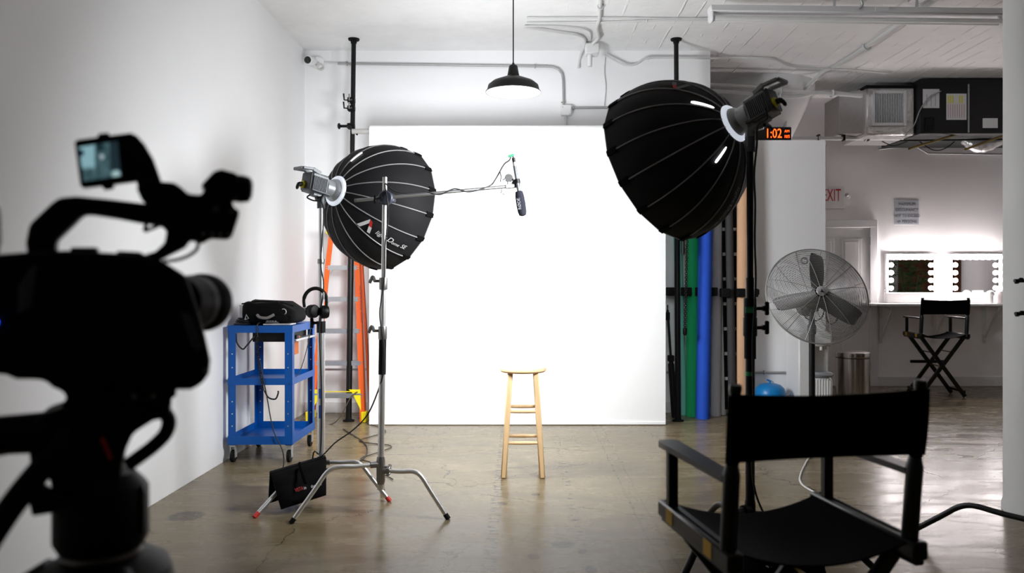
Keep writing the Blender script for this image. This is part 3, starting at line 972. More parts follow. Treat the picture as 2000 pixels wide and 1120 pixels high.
rp, ra = autopole('autopole', pt2, pb2, 'black floor to ceiling pole at the right edge of the backdrop')
qq = pb2.lerp(pt2, 2.75 / ZC)
MB().obox(qq + V(0, -.02, 0), (V(1, 0, 0), V(0, 1, 0), V(0, 0, 1)), (.035, .03, .028), .008).build('clamp', 'blk_plast', rp)
MB().tube([qq + V(0, -.02, 0), qq + V(-.02, -.2, 0), V(bx1 + .12, BY + rr, bz1 - rr)], .010, 8).build('roll_hook', 'blk_metal', rp)

# black link chain hanging beside the right pole
ch = MB()
q0, q1 = V(1.60, 7.30, 2.70), W(1338, 640, 7.30)
nl = 96
for i in range(nl):
    c = q0.lerp(q1, i / (nl - 1))
    ch.torus(c, V(1, 0, .0) if i % 2 else V(0, 1, 0), .011, .0045, 8, 5)
cht = thing('pull_chain', 'black roller chain hanging in front of the green paper roll', 'chain', (q1.x, q1.y, q1.z - .06))
ch.build('links', 'blk_plast', cht)
MB().lathe([(.012, -.075), (.02, -.06), (.02, -.01), (.008, .0)], q1, n=12).build('chain_weight', 'blk_plast', cht)
MB().bar(V(1.55, 7.31, 2.72), V(1.66, 7.31, 2.72), .05, .06, bev=.006).build('sprocket_block', 'blk_plast', cht)
MB().tube([V(1.543, 7.33, 2.6), W(1334, 440, 7.3), W(1334, 497, 7.3)], .016, 8).build('chain_guard', 'blk_metal', cht)

# ------------------------------------------------------------------ paper rolls leaning on the partition
def paper_roll(x_top, x_bot, ybot, r, L, rgb, label, dy=0.0):
    b = W(x_bot, 812, 7.62 + dy)
    bot = V(b.x, 7.62 + dy, 0.0)
    tx = (x_top - CX) / FPX * (7.68 + dy)
    a = V(tx - b.x, .06, L).normalized()
    t = thing('paper_roll', label, 'paper roll', bot, 'coloured paper rolls standing on end')
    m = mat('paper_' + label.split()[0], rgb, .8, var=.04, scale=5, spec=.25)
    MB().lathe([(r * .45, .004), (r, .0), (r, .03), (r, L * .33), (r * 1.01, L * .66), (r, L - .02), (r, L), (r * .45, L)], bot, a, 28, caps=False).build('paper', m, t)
    MB().lathe([(r * .36, .0), (r * .45, .0), (r * .45, L + .03), (r * .36, L + .03), (r * .36, .0)], bot, a, 20, caps=False).build('core', 'core', t)
    return t


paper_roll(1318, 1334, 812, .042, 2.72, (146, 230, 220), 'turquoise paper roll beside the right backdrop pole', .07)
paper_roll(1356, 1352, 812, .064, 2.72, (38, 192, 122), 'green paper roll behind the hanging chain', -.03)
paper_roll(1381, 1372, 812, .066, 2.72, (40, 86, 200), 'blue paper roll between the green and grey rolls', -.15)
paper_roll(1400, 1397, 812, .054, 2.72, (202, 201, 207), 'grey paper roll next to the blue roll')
paper_roll(1421, 1431, 812, .037, 2.72, (68, 67, 68), 'charcoal paper roll between the white-dotted black strips', -.04)
paper_roll(1419, 1412, 812, .034, 2.72, (230, 230, 230), 'white paper roll half hidden behind the charcoal roll', .07)
paper_roll(1441, 1443, 812, .036, 2.72, (228, 228, 228), 'white paper roll half hidden behind the peach roll', .08)
paper_roll(1452, 1449, 812, .058, 2.72, (222, 178, 142), 'peach paper roll beside the tall black light stand', -.03)

# black strips with paired white tabs behind the charcoal roll
for tx, bx_, lab in ((1410, 1419, 'left black strip with white squares beside the charcoal roll'), (1432, 1441, 'right black strip with white squares beside the charcoal roll')):
    p0, p1 = W(bx_, 800, 7.66), W(tx, 300, 7.70)
    t = thing('slotted_strip', lab, 'strip', p0, 'black strips behind the charcoal roll')
    MB().bar(p0, p1, .034, .02, V(0, 1, 0), .003).build('strip', 'blk_plast', t)
    for k in range(9):
        q = p0.lerp(p1, (800 - (740 - 48.5 * k)) / 500.0)
        MB().bar(q + V(0, -.012, -.016), q + V(0, -.012, .016), .030, .012, V(0, 1, 0), .002).build('white_tab', 'white', t)

# black roll holders on the wall rail
hold = thing('roll_rack', 'black wall rack of square blocks holding the paper rolls', 'rack', (W(1378, 0, 7.74).x, 7.76, 1.20))
for k, x in enumerate((1311, 1340, 1363, 1390, 1413, 1443, 1468)):
    c = W(x, 570 + (2 if k > 3 else 0), 7.60)
    MB().obox(c, (V(1, 0, 0), V(0, 1, 0), V(0, 0, 1)), (.038, .095, .042), .005).build('holder_block', 'blk_rubber', hold)
MB().box(W(1304, 0, 7.79).x, W(1478, 0, 7.79).x, 7.70, 7.80, 1.20, 1.255, .004).build('rail', 'blk_metal', hold)
# folded black stand leaning beside the pole
fs_ = thing('folded_stand', 'folded black stand leaning beside the right backdrop pole', 'stand', W(1316, 826, 7.45))
f0, f1 = V(W(1318, 818, 7.46).x, 7.46, .01), W(1304, 606, 7.50)
MB().cyl(f0, f0.lerp(f1, .55), .022, n=12).build('outer_tube', 'blk_metal', fs_)
MB().cyl(f0.lerp(f1, .5), f1, .012, n=12).build('inner_tube', 'blk_metal', fs_)
MB().obox(f0.lerp(f1, .55), (V(1, 0, 0), V(0, 1, 0), V(0, 0, 1)), (.03, .03, .03), .006).build('lock_collar', 'blk_plast', fs_)
MB().obox(f1 + V(0, 0, -.06), (V(1, 0, 0), V(0, 1, 0), V(0, 0, 1)), (.02, .02, .04), .006).cyl(f1, f1 + V(0, 0, .05), .006, n=8).build('spigot', 'blk_plast', fs_)
for s_ in (-.022, .022):
    MB().cyl(f0 + V(s_, .01, 0), f0.lerp(f1, .5) + V(s_, .01, 0), .008, n=8).build('leg', 'blk_metal', fs_)

# low wall conduit and outlet
conduit([W(1302, 728, YB - .02), W(1545, 728, YB - .02)], .0115, 'galv', 'grey conduit low on the partition ending at the outlet', [(W(1492, 728, YB - .02), V(1, 0, 0))])
ol = thing('wall_outlet', 'metal wall outlet with a white plug beside the water cooler', 'outlet', W(1550, 745, YB))
MB().obox(W(1550, 733, YB - .025), (V(1, 0, 0), V(0, 1, 0), V(0, 0, 1)), (.036, .025, .062), .004).build('box_body', 'galv', ol)
MB().obox(W(1550, 733, YB - .052), (V(1, 0, 0), V(0, 1, 0), V(0, 0, 1)), (.03, .003, .055), .002).build('cover', 'alum', ol)
MB().cyl(W(1550, 728, YB - .056), W(1550, 728, YB - .05), .017, n=14).build('socket', 'white', ol)
MB().obox(W(1550, 738, YB - .075), (V(1, 0, 0), V(0, 1, 0), V(0, 0, 1)), (.018, .022, .024), .008).build('plug', 'white', ol)
MB().tube(smooth_path([W(1550, 744, YB - .09), W(1551, 756, YB - .10), W(1545, 768, YB - .12), W(1535, 780, YB - .2), V(2.72, 7.6, .02)], 6), .006, 8).build('power_cord', 'cablew', ol)

# blue pressure tank
tk = V(W(1504, 0, 7.55).x, 7.55, 0)
t = thing('pressure_tank', 'squat blue pressure tank on the floor by the partition', 'tank', tk)
MB().lathe([(.10, .0), (.10, .02), (.125, .04), (.145, .09), (.147, .2), (.146, .24), (.135, .285), (.10, .318), (.05, .332), (.01, .334)], tk, n=36).build('tank_shell', 'tank', t)
MB().cyl(tk + V(0, 0, .32), tk + V(0, 0, .36), .012, n=10).cyl(tk + V(0, 0, .355), tk + V(-.03, 0, .368), .009, n=8).build('valve', 'tank', t)
MB().tube(smooth_path([tk + V(0, 0, .35), tk + V(.03, .01, .35), tk + V(.06, .08, .30)], 5), .004, 6).build('hose', 'cablew', t)

# water cooler ---------------------------------------------------------
wx0, wx1, wy0, wy1, wz = W(1560, 0, 7.42).x, W(1629, 0, 7.42).x, 7.42, 7.78, .84
wc = thing('water_cooler', 'white water dispenser with grey drip tray behind the fan', 'water cooler', ((wx0 + wx1) / 2, 7.6, 0))
MB().box(wx0, wx0 + .125, wy0, wy1, 0, wz, .012).box(wx0 + .125, wx1, wy0 + .13, wy1, 0, wz, .012).build('cabinet', 'white', wc)
MB().box(wx0 + .11, wx1, wy0 + .004, wy0 + .2, 0, .405, .03).build('lower_front', 'white', wc)
tray = W(1606, 733, wy0)
MB().box(wx0 + .115, wx1 - .002, wy0 - .012, wy0 + .13, .405, .455, .02).build('drip_tray', mat('grey_tray_plastic', (150, 152, 156), .4), wc)
th_ = MB().box(wx0 + .12, wx1, wy0 + .03, wy0 + .2, .70, wz, .02).build('tap_head', 'white', wc)
for dx in (.17, .24):
    MB().cyl((wx0 + dx, wy0 + .06, .70), (wx0 + dx, wy0 + .06, .665), .014, n=10).build('tap', 'white', th_)
for k in range(6):
    xx = wx0 + .15 + k * .026
    MB().box(xx, xx + .005, wy0 - .001, wy0 + .006, .05, .39, .001).build('front_rib', 'white', wc)

# bin -------------------------------------------------------------------
bc = V(W(1665.5, 0, 8.4).x, 8.4, 0)
bn = thing('waste_bin', 'round stainless steel waste bin in front of the door', 'bin', bc)
MB().lathe([(.172, 0), (.172, .03), (.176, .035), (.176, .50)], bc, n=48).build('bin_body', 'steel', bn)
MB().lathe([(.179, .508), (.180, .515), (.180, .55), (.176, .562), (.14, .57), (.02, .574)], bc, n=48).build('lid', 'steel', bn)
MB().lathe([(.174, .498), (.174, .512)], bc, n=48).build('shadow_gap', 'blk_plast', bn)
MB().lathe([(.178, 0), (.178, .022), (.172, .026)], bc, n=40).build('base_ring', 'blk_plast', bn)
MB().box(bc.x - .05, bc.x + .05, bc.y - .21, bc.y - .16, .008, .025, .004).build('pedal', 'blk_plast', bn)

# ------------------------------------------------------------------ pedestal fan
FD = 6.22
fc = W(1595.5, 578, FD)
fn = thing('pedestal_fan', 'large three-blade pedestal fan with round wire guard', 'fan', (fc.x + .005, FD + .12, 0))
tilt = math.radians(21)
ax = V(-.02, -math.cos(tilt), math.sin(tilt)).normalized()         # blows towards the lens and upwards
eu = V(1, 0, 0) - ax * ax.x
eu.normalize()
ev = ax.cross(eu) * -1
if ev.z < 0:
    ev = -ev
RG = .408


def fpt(r, th, h):
    return fc + (eu * math.cos(th) + ev * math.sin(th)) * r + ax * h


def bulge(r, side):
    q = r / RG
    return side * (.105 * (1 - q ** 2.6)) + (0.0 if side > 0 else -.01)


for side, nm, nr, wr in ((1, 'front_guard', 38, .0018), (-1, 'rear_guard', 24, .0015)):
    g = MB()
    for i in range(nr):
        r = .05 + (RG - .052) * (i + .5) / nr
        g.tube([fpt(r, 2 * math.pi * k / 56, bulge(r, side)) for k in range(56)], wr, 4, closed=True)
    g.build(nm, 'guard', fn)
    for k in range(12):
        th = 2 * math.pi * (k + .3) / 12 + (0 if side > 0 else .13)
        MB().tube([fpt(.04 + (RG - .04) * i / 10, th, bulge(.04 + (RG - .04) * i / 10, side) + side * .002) for i in range(11)], .0026, 6).build('guard_spoke', 'guard', fn)
MB().tube([fpt(RG, 2 * math.pi * k / 72, 0) for k in range(72)], .006, 8, closed=True).build('outer_ring', 'guard', fn)
MB().lathe([(.042, .108), (.042, .114), (.036, .119), (.002, .121)], fc, ax, 24).build('badge_plate', 'alum', fn)
bdg = fc + ax * .1225
MB().prism([bdg + eu * -.018 + ev * -.01, bdg + eu * .016 + ev * -.018, bdg + eu * .004 + ev * -.002, bdg + eu * -.008 + ev * .016, bdg + eu * -.006 + ev * -.002], ax * .001).build('badge_mark', 'blk_plast', fn, False)
for th0 in (math.radians(83), math.radians(193), math.radians(325)):
    b_ = MB()

    def bl_(u, v, th0=th0):
        r = .05 + .31 * u
        w = .060 + .010 * math.sin(u * 3.1)
        off = (v - .5) * 2 * w
        if u > .93:
            off *= .80
        dirv = eu * math.cos(th0) + ev * math.sin(th0)
        side = eu * -math.sin(th0) + ev * math.cos(th0)
        return fc + dirv * r + side * off + ax * ((v - .5) * .075 * (1.2 - u * .5) + .01)
    b_.grid(bl_, 10, 4, .003)
    b_.build('blade', 'blade', fn)
MB().lathe([(.05, -.04), (.06, -.02), (.06, .035), (.045, .05), (.01, .055)], fc, ax, 24).build('hub', 'blade', fn)
MB().lathe([(.075, -.30), (.085, -.28), (.085, -.12), (.07, -.10)], fc, ax, 28).build('motor', mat('fan_motor_grey', (90, 88, 86), .45, .4), fn)
base = V(fc.x + .005, FD + .12, 0)
ptop = base + V(0, 0, fc.z - .27)
MB().cyl(base + V(0, 0, .03), ptop, .024, n=20).build('pole', 'blk_metal', fn)
MB().lathe([(.031, -.05), (.034, -.04), (.034, .02), (.028, .03)], ptop, n=20).build('pole_collar', 'lampdark', fn)
MB().lathe([(.026, .02), (.016, .14), (.015, .2), (.02, .22)], ptop, n=16).build('neck', 'grey_cast', fn)
MB().cyl(ptop + V(0, 0, .16), ptop + V(.05, 0, .16), .007, n=8).cyl(ptop + V(.05, 0, .14), ptop + V(.05, 0, .18), .007, n=8).build('tilt_handle', 'blk_metal', fn)
MB().obox(ptop + V(0, .05, .25), (V(1, 0, 0), V(0, 1, 0), V(0, 0, 1)), (.04, .07, .05), .01).build('yoke', 'blade', fn)
MB().lathe([(.275, 0), (.28, .008), (.27, .02), (.10, .035), (.035, .06), (.028, .07)], base, n=40).build('base_plate', 'blk_metal', fn)
MB().tube(smooth_path([fc + V(-.09, .1, -.10), fc + V(-.07, .08, -.17), fc + V(0, .08, -.21), fc + V(.07, .08, -.18), fc + V(.10, .08, -.10), fc + V(.11, .08, -.19), fc + V(.15, .08, -.235), fc + V(.195, .08, -.2), fc + V(.18, .08, -.13)], 6), .0045, 6).build('power_cord', 'cable', fn)
MB().torus(fc + V(-.065, .1, .285), ax, .026, .007, 18, 6).build('lifting_ring', 'guard', fn)
conduit([V(fc.x - .05, FD - .1, .012), V(2.217, 5.885, .006), V(1.93, 5.3, .006), V(1.836, 5.025, .006), V(1.843, 4.784, .006), V(1.84, 4.44, .006), V(1.68, 3.92, .006), V(1.53, 3.69, .006), V(1.40, 3.74, .006)], .0065, 'cablew',
        'pale cable trailing over the floor from the fan base', k=8, cat='cable', name='floor_cable')

# ------------------------------------------------------------------ make-up counter, mirrors
SY0 = 9.36
cs = thing('counter_shelf', 'white wall shelf counter below the lit mirrors', 'shelf', (5.7, 9.6, 1.03))
sx0 = W(1711, 0, SY0).x
MB().box(sx0, 7.4, SY0, YF, 1.035, 1.062, .003).build('shelf_board', 'white_ped', cs)
for x in (W(1734, 0, 9.6).x, W(1841, 0, 9.6).x, W(1940, 0, 9.6).x, 6.9):
    br = MB()
    br.box(x - .018, x + .018, YF - .02, YF, .56, 1.035, .003)
    br.box(x - .018, x + .018, SY0 + .06, YF, 1.012, 1.035, .003)
    br.bar(V(x, YF - .02, .62), V(x, SY0 + .1, 1.015), .02, .02)
    br.build('bracket', 'trimw', cs)


def vanity_mirror(x0, x1, label):
    y = 9.735
    ax0, ax1 = W(x0, 0, y).x, W(x1, 0, y).x
    z0, z1 = 1.064, W(0, 496, y).z
    gz0_ = W(0, 572, y).z
    t = thing('vanity_mirror', label, 'mirror', ((ax0 + ax1) / 2, y, z0), 'lit make-up mirrors')
    fw = .028
    w = ax1 - ax0
    fr = MB()
    fr.box(ax0, ax0 + fw, y, y + .045, gz0_ - .01, z1, .006)
    fr.box(ax1 - fw, ax1, y, y + .045, gz0_ - .01, z1, .006)
    fr.box(ax0 + fw, ax1 - fw, y, y + .045, z1 - .03, z1, .006)
    fr.build('frame', 'white_ped', t)
    MB().box(ax0 - .004, ax1 + .004, y - .05, y + .06, z0, gz0_, .008).build('base', 'white_ped', t)
    MB().box(ax0 + fw, ax1 - fw, y + .018, y + .03, gz0_, z1 - .03).build('mirror_glass', 'mirror', t, False)
    bm = None
    spots = []
    for k in range(4):
        zz = W(0, 518 + k * 15.0, y).z
        spots += [(ax0 + fw + .022, zz), (ax1 - fw - .022, zz)]
    for k in range(8):
        spots.append((ax0 + fw + .02 + (w - 2 * fw - .04) * k / 7.0, z1 - .045))
    for (xx, zz) in spots:
        if bm is None:
            o = MB().sphere((0, 0, 0), .029, 10, 7).build('bulb', 'bulb', t, local=True)
            bm = o
        else:
            o = copy_child(bm, t)
        o.location = (xx - t.location.x, -.026, zz - t.location.z)
    MB().tube(smooth_path([V(ax0 - .012, y + .02, z0 + .15), V(ax0 - .025, y + .02, z0 + .06), V(ax0 - .02, y - .02, z0 + .005), V(ax0 + .02, y - .1, z0 + .004)], 5), .003, 6).build('power_cord', 'cablew', t)
    MB().obox((ax0 - .006, y + .02, z0 + .16), (V(1, 0, 0), V(0, 1, 0), V(0, 0, 1)), (.008, .008, .012), .002).build('dimmer', 'galv', t)
    return t


vanity_mirror(1731, 1831, 'make-up mirror ringed with lit bulbs reflecting a green plant')
vanity_mirror(1856, 1958, 'make-up mirror ringed with lit bulbs by the white canister')
o2 = thing('counter_outlet', 'white twin outlet between the two lit mirrors', 'outlet', W(1845, 590, YF - .01))
MB().obox(W(1845, 578, YF - .006), (V(1, 0, 0), V(0, 1, 0), V(0, 0, 1)), (.055, .006, .065), .004).build('cover_plate', 'trimw', o2)
for yy in (574, 583):
    MB().cyl(W(1845, yy, YF - .02), W(1845, yy, YF - .01), .022, n=14).build('socket', 'white_ped', o2)
MB().torus(W(1845, 578, YF - .014), V(0, 1, 0), .042, .004, 20, 6).build('surround', 'galv', o2)
cn = V(W(1957, 0, 9.5).x, 9.5, 1.064)
t = thing('canister', 'pale canister at the right end of the counter', 'canister', cn)
MB().lathe([(.062, 0), (.065, .004), (.065, .135), (.062, .14)], cn, n=28).build('body', mat('pale_pink_plastic', (216, 206, 206), .5), t)
MB().lathe([(.067, .135), (.067, .15), (.06, .154), (.005, .155)], cn, n=28).build('lid', mat('pale_pink_plastic', (216, 206, 206), .5), t)
cp = V(W(1936, 0, 9.48).x, 9.5, 1.064)
t = thing('powder_puff', 'round white sponge in front of the right mirror', 'sponge', cp)
MB().lathe([(.03, 0), (.034, .008), (.034, .09), (.03, .10)], cp, n=18).build('holder', 'white', t)
MB().sphere(cp + V(0, 0, .12), (.048, .048, .04), 18, 10).build('puff', 'white', t)
conduit([W(1727, 597, 9.55), W(1738, 603, 9.6), W(1741, 598, 9.5), W(1738, 615, 9.7), W(1730, 630, 9.74), W(1722, 662, 9.77)], .006, 'cablew', 'white cable hanging under the left end of the counter', k=6, cat='cable', name='hanging_cable')

# things that only the mirrors show
pl = V(7.25, 5.2, 0)
t = thing('potted_plant', 'bushy green plant seen in the left mirror', 'plant', pl)
MB().lathe([(.14, 0), (.17, .02), (.2, .36), (.19, .38), (.17, .36), (.15, .33)], pl, n=28).build('pot', 'pot', t)
for k in range(5):
    an = k * 1.3
    MB().tube(smooth_path([pl + V(0, 0, .3), pl + V(.06 * math.cos(an), .06 * math.sin(an), .8), pl + V(.2 * math.cos(an), .2 * math.sin(an), 1.4 + .06 * k)], 4), .012, 6).build('stem', 'leaf', t)
lf = MB()
r2 = random.Random(3)
for k in range(230):
    an, el = r2.uniform(0, 6.28), r2.uniform(-.2, .9)
    c = pl + V(r2.gauss(0, .17), r2.gauss(0, .17), r2.uniform(.75, 1.75))
    dv = V(math.cos(an) * math.cos(el), math.sin(an) * math.cos(el), -math.sin(el) * .7 + .2).normalized()
    sd = dv.cross(V(0, 0, 1)).normalized()
    L = r2.uniform(.12, .24)
    lf.add([c, c + dv * L * .4 + sd * L * .16 + V(0, 0, .01), c + dv * L, c + dv * L * .4 - sd * L * .16 + V(0, 0, .01), c + dv * L * .45 + V(0, 0, .025)],
           [[0, 1, 4], [1, 2, 4], [2, 3, 4], [3, 0, 4]])
o = lf.build('foliage', 'leaf', t)
o['kind'] = 'stuff'
cu = thing('curtain', 'brown curtain seen behind the plant in the left mirror', 'curtain', (XR - .1, 3.2, 0))
MB().grid(lambda u, v: V(XR - .12 + .04 * math.sin(u * 60), 1.4 + 3.4 * u, .03 + 2.9 * v), 120, 1, .004).build('cloth', 'curtain', cu)
MB().cyl((XR - .12, 1.3, 2.96), (XR - .12, 4.9, 2.96), .014, n=10).build('curtain_rod', 'blk_metal', cu)

# ------------------------------------------------------------------ dome softboxes and their lamps
def frame_for(axis):
    a = Vector(axis).normalized()
    e1 = V(0, 0, 1).cross(a).normalized()
    e2 = a.cross(e1).normalized()
    return Matrix((e1, e2, a)).transposed()


NR = 16
DOME_R, DOME_L, RING_R = .414, .46, .082


def dome_r(t):
    t = min(1.0, max(0.0, t))
    return RING_R + (DOME_R - RING_R) * (1 - (1 - t) ** 2.3) ** .66


def dome_pt(phi, t, out=0.0):
    r = dome_r(t)
    h = max(.02, t) * 1.0
    dr = (dome_r(min(1, t + .01)) - dome_r(max(0, t - .01)))
    dz = .02 * DOME_L
    n_r, n_z = dz, -dr
    l = math.hypot(n_r, n_z)
    return V(math.cos(phi) * (r + out * n_r / l), math.sin(phi) * (r + out * n_r / l), t * DOME_L + out * n_z / l)


def softbox(label, loc, axis, diffmat, power, beam, roll=0.0, slits=()):
    R = frame_for(axis)
    t = thing('dome_softbox', label, 'softbox', loc, 'black dome softboxes', rot=R)
    ts = [0, .015, .04, .08, .14, .22, .32, .44, .58, .72, .86, 1.0]
    step = 2 * math.pi / NR
    gore = MB()

    def gp(u, v):
        tt = ts[int(round(v * (len(ts) - 1)))]
        p0, p1 = dome_pt(0, tt), dome_pt(step, tt)
        p = p0.lerp(p1, u)
        bow = math.sin(math.pi * u) * .012 * math.sin(math.pi * min(1, tt * .9 + .05))
        rad = V(p.x, p.y, 0).normalized()
        return p + rad * bow
    gore.grid(gp, 4, len(ts) - 1, .0015)
    g0 = gore.build('fabric_panel', 'blk_fabric', t, local=True)
    g0.matrix_basis = Matrix.Rotation(roll, 4, 'Z')
    tl = [i / 22 for i in range(0, 21)]
    rib = MB().tube([dome_pt(0, max(.006, x), .002) for x in tl], .0038, 6).build('rib', 'piping', t, local=True)
    rib.matrix_basis = Matrix.Rotation(roll, 4, 'Z')
    pk = MB().grid(lambda u, v: dome_pt((u - .5) * .075 * (1.0 if v < .7 else .9), .88 + .125 * v, .007), 2, 4, .008).build('rib_pocket', 'blk_nylon', t, local=True)
    pk.matrix_basis = Matrix.Rotation(roll, 4, 'Z')
    for k in range(1, NR):
        m = Matrix.Rotation(roll + k * step, 4, 'Z')
        copy_child(g0, t, m)
        copy_child(rib, t, m)
        copy_child(pk, t, m)
    rim = [dome_pt(roll + k * step, 1.0, .001) for k in range(NR)]
    MB().tube(rim, .0035, 6, closed=True).build('rim_binding', 'piping', t, local=True)
    dv = [dome_pt(roll + k * step, 1.0) * 1.0 for k in range(NR)]
    dv = [V(p.x * .985, p.y * .985, DOME_L - .012) for p in dv]
    MB().add(dv + [V(0, 0, DOME_L - .004)], [[k, (k + 1) % NR, NR] for k in range(NR)]).build('front_diffuser', diffmat, t, local=True)
    ld_ = bpy.data.lights.new('lamp_glow', 'AREA')
    ld_.shape = 'DISK'
    ld_.size = 2 * DOME_R * .96
    ld_.energy = power
    ld_.spread = beam
    ld_.color = (.95, .975, 1.0)
    lo = bpy.data.objects.new('lamp_glow', ld_)
    COL.objects.link(lo)
    lo.parent = t
    lo.matrix_basis = Matrix.Translation(V(0, 0, DOME_L + .003)) @ Matrix.Rotation(math.pi, 4, 'X')
    MB().lathe([(.060, -.012), (.088, -.012), (.096, -.004), (.098, .006), (.092, .018), (.080, .022)], (0, 0, 0), n=40, caps=False).build('speed_ring', 'ringglow', t, local=True)
    for (ph, t0, t1, w) in slits:
        MB().grid(lambda u, v: dome_pt(ph + (u - .5) * w * (1.0 if 0.1 < v < .9 else .5), t0 + (t1 - t0) * v, .008), 2, 8, .002).build('zip_glow', 'leak', t, local=True)
    return t, R


def studio_light(label, loc, axis, foot, group='studio lamps on stands'):
    R = frame_for(axis)
    t = thing('studio_light', label, 'studio light', loc, group, rot=R)
    t.scale = (1, 1, .72)
    T = Matrix.Translation(Vector(loc)) @ R.to_4x4() @ Matrix.Diagonal((1, 1, .72, 1))
    inv = T.inverted()
    ex_, ey, ez = V(1, 0, 0), V(0, 1, 0), V(0, 0, 1)
    b = MB().obox((0, 0, -.215), (ex_, ey, ez), (.052, .060, .085), .012)
    b.build('lamp_body', 'lampgrey', t, local=True)
    MB().lathe([(.050, -.135), (.054, -.13), (.054, -.06), (.066, -.045), (.074, -.012)], n=28).build('reflector_mount', mat('silver_mount', (176, 180, 184), .32, .6), t, local=True)
    for s in (-1, 1):
        for k in range(11):
            MB().obox((s * .054, -.005 + 0, -.285 + .013 * k), (ex_, ey, ez), (.004, .040, .0035)).build('cooling_fin', 'lampdark', t, False, local=True)
        MB().obox((s * .05, -.052, -.20), (ex_, ey, ez), (.006, .006, .09), .002).build('side_rail', 'lampdark', t, local=True)
    MB().obox((0, 0, -.305), (ex_, ey, ez), (.048, .054, .008), .006).build('rear_panel', 'lampdark', t, local=True)
    hp = [V(-.042, .060, -.22), V(-.042, .072, -.30), V(-.042, .060, -.40), V(.042, .060, -.40), V(.042, .072, -.30), V(.042, .060, -.22)]
    hb = MB()
    for i in range(5):
        hb.bar(hp[i], hp[i + 1], .024, .016, V(0, 1, 0) if i in (1, 2, 3) else V(1, 0, 0), .003)
    hb.build('carry_handle', 'lampgrey', t, local=True)
    sgn = 1
    MB().lathe([(.020, 0), (.024, -.004), (.024, -.02), (.017, -.024)], (.018 * sgn, -.022, -.308), (0, 0, 1), 20).build('power_socket', 'yellow', t, local=True)
    MB().tube(smooth_path([V(.018 * sgn, -.022, -.32), V(.018 * sgn, -.03, -.36), V(.012 * sgn, -.06, -.375)], 4), [.014] * 5 + [.012] * 3 + [.008], 10).build('power_plug', 'blk_plast', t, local=True)
    # yoke: from the body's underside to the stand spigot
    ft = inv @ Vector(foot)
    neck = MB()
    neck.obox((0, -.066, -.19), (ex_, ey, ez), (.024, .012, .05), .004)
    neck.build('yoke', 'lampgrey', t, local=True)
    wp = T @ V(0, -.075, -.19)
    top_ = Vector(foot)
    top_.z = wp.z - .012
    MB(xf=inv).bar(top_ + V(0, 0, -.012), wp + V(0, 0, -.012), .04, .03, bev=.004).bar(Vector(foot), top_ + V(0, 0, .01), .042, .036, V(0, 1, 0), .004).build('yoke_post', 'lampgrey', t, local=True)
    MB().cyl(V(.0, -.085, -.19), V(-.06, -.085, -.19), .010, n=10).bar(V(-.06, -.105, -.20), V(-.06, -.065, -.18), .014, .012, bev=.003).build('tilt_lever', 'blk_plast', t, local=True)
    up = inv.to_3x3() @ V(0, 0, 1)
    MB(xf=inv).cyl(Vector(foot) + V(0, 0, -.02), Vector(foot) + V(0, 0, .05), .024, n=14).build('stand_socket', 'lampdark', t, local=True)
    return t


def cstand(label, base, tubes, metal, hub_z, legs, cap, leg_r=.0125, group='stands', collars=(), knobs=(), collar_mat='knobsteel', lean=(0, 0)):
    """tubes: (z0,z1,r); legs: (angle deg, reach); knobs: (z, direction deg, length, kind)"""
    bx, by = base
    t = thing('light_stand', label, 'stand', (bx, by, 0), group)

    def at(z):
        return V(bx + lean[0] * z, by + lean[1] * z, z)
    for i, (z0, z1, r) in enumerate(tubes):
        MB().cyl(at(z0), at(z1), r, n=20).build('column_tube', metal, t)
    MB().lathe([(.014, -.09), (.021, -.08), (.025, -.06), (.025, .05), (.024, .06), (.021, .075)], at(hub_z), n=20).build('leg_hub', collar_mat, t)
    for k, (ang, reach) in enumerate(legs):
        a = math.radians(ang)
        dv = V(math.cos(a), math.sin(a), 0)
        z = hub_z + .03 - .035 * k
        p0 = at(hub_z)
        p0.z = z
        p1 = p0 + dv * reach * .50 + V(0, 0, .005)
        p2 = p0 + dv * reach * .62 + V(0, 0, -.02)
        foot = V(p0.x, p0.y, 0) + dv * reach
        foot.z = .016
        cur = smooth_path([p0 + dv * .03, p0 + dv * reach * .3, p1, p2, p2.lerp(foot, .35), foot], 4)
        lg0 = MB().tube(cur, leg_r, 12).build('leg', metal, t)
        d = (cur[-1] - cur[-2]).normalized()
        MB().cyl(foot - d * .015, foot + d * .018, leg_r * 1.12, n=12).build('foot_cap', cap, lg0)
        MB().cyl(p0 + dv * .012, p0 + dv * .06, leg_r * 1.45, n=12).build('leg_socket', collar_mat, lg0)
    for (z, r, hgt) in collars:
        MB().lathe([(r, 0), (r * 1.08, .006), (r * 1.08, hgt - .006), (r, hgt)], at(z), n=20).build('collar', collar_mat, t)
    for (z, ang, L, kind, km) in knobs:
        a = math.radians(ang)
        dv = V(math.cos(a), math.sin(a), 0)
        sd = V(-dv.y, dv.x, 0)
        p = at(z) + dv * .02
        k = MB().cyl(p, p + dv * L * .6, .0085, n=10)
        if kind == 'T':
            k.bar(p + dv * L * .7 + V(0, 0, -.032), p + dv * L * .7 + V(0, 0, .032), .018, .02, dv, .005).cyl(p + dv * L * .45, p + dv * L * .7, .013, n=10)
        elif kind == 'wing':
            k.tube(smooth_path([p + dv * L * .5, p + dv * L * .7 + V(0, 0, .025), p + dv * L * 1.0 + V(0, 0, -.012)], 4), .010, 8)
        else:
            k.bar(p + dv * L * .5 + sd * -.02 + V(0, 0, -.01), p + dv * L * .5 + sd * .02 + V(0, 0, .01), .02, .012, V(0, 0, 1), .003)
        k.build('knob', km, t)
    return t


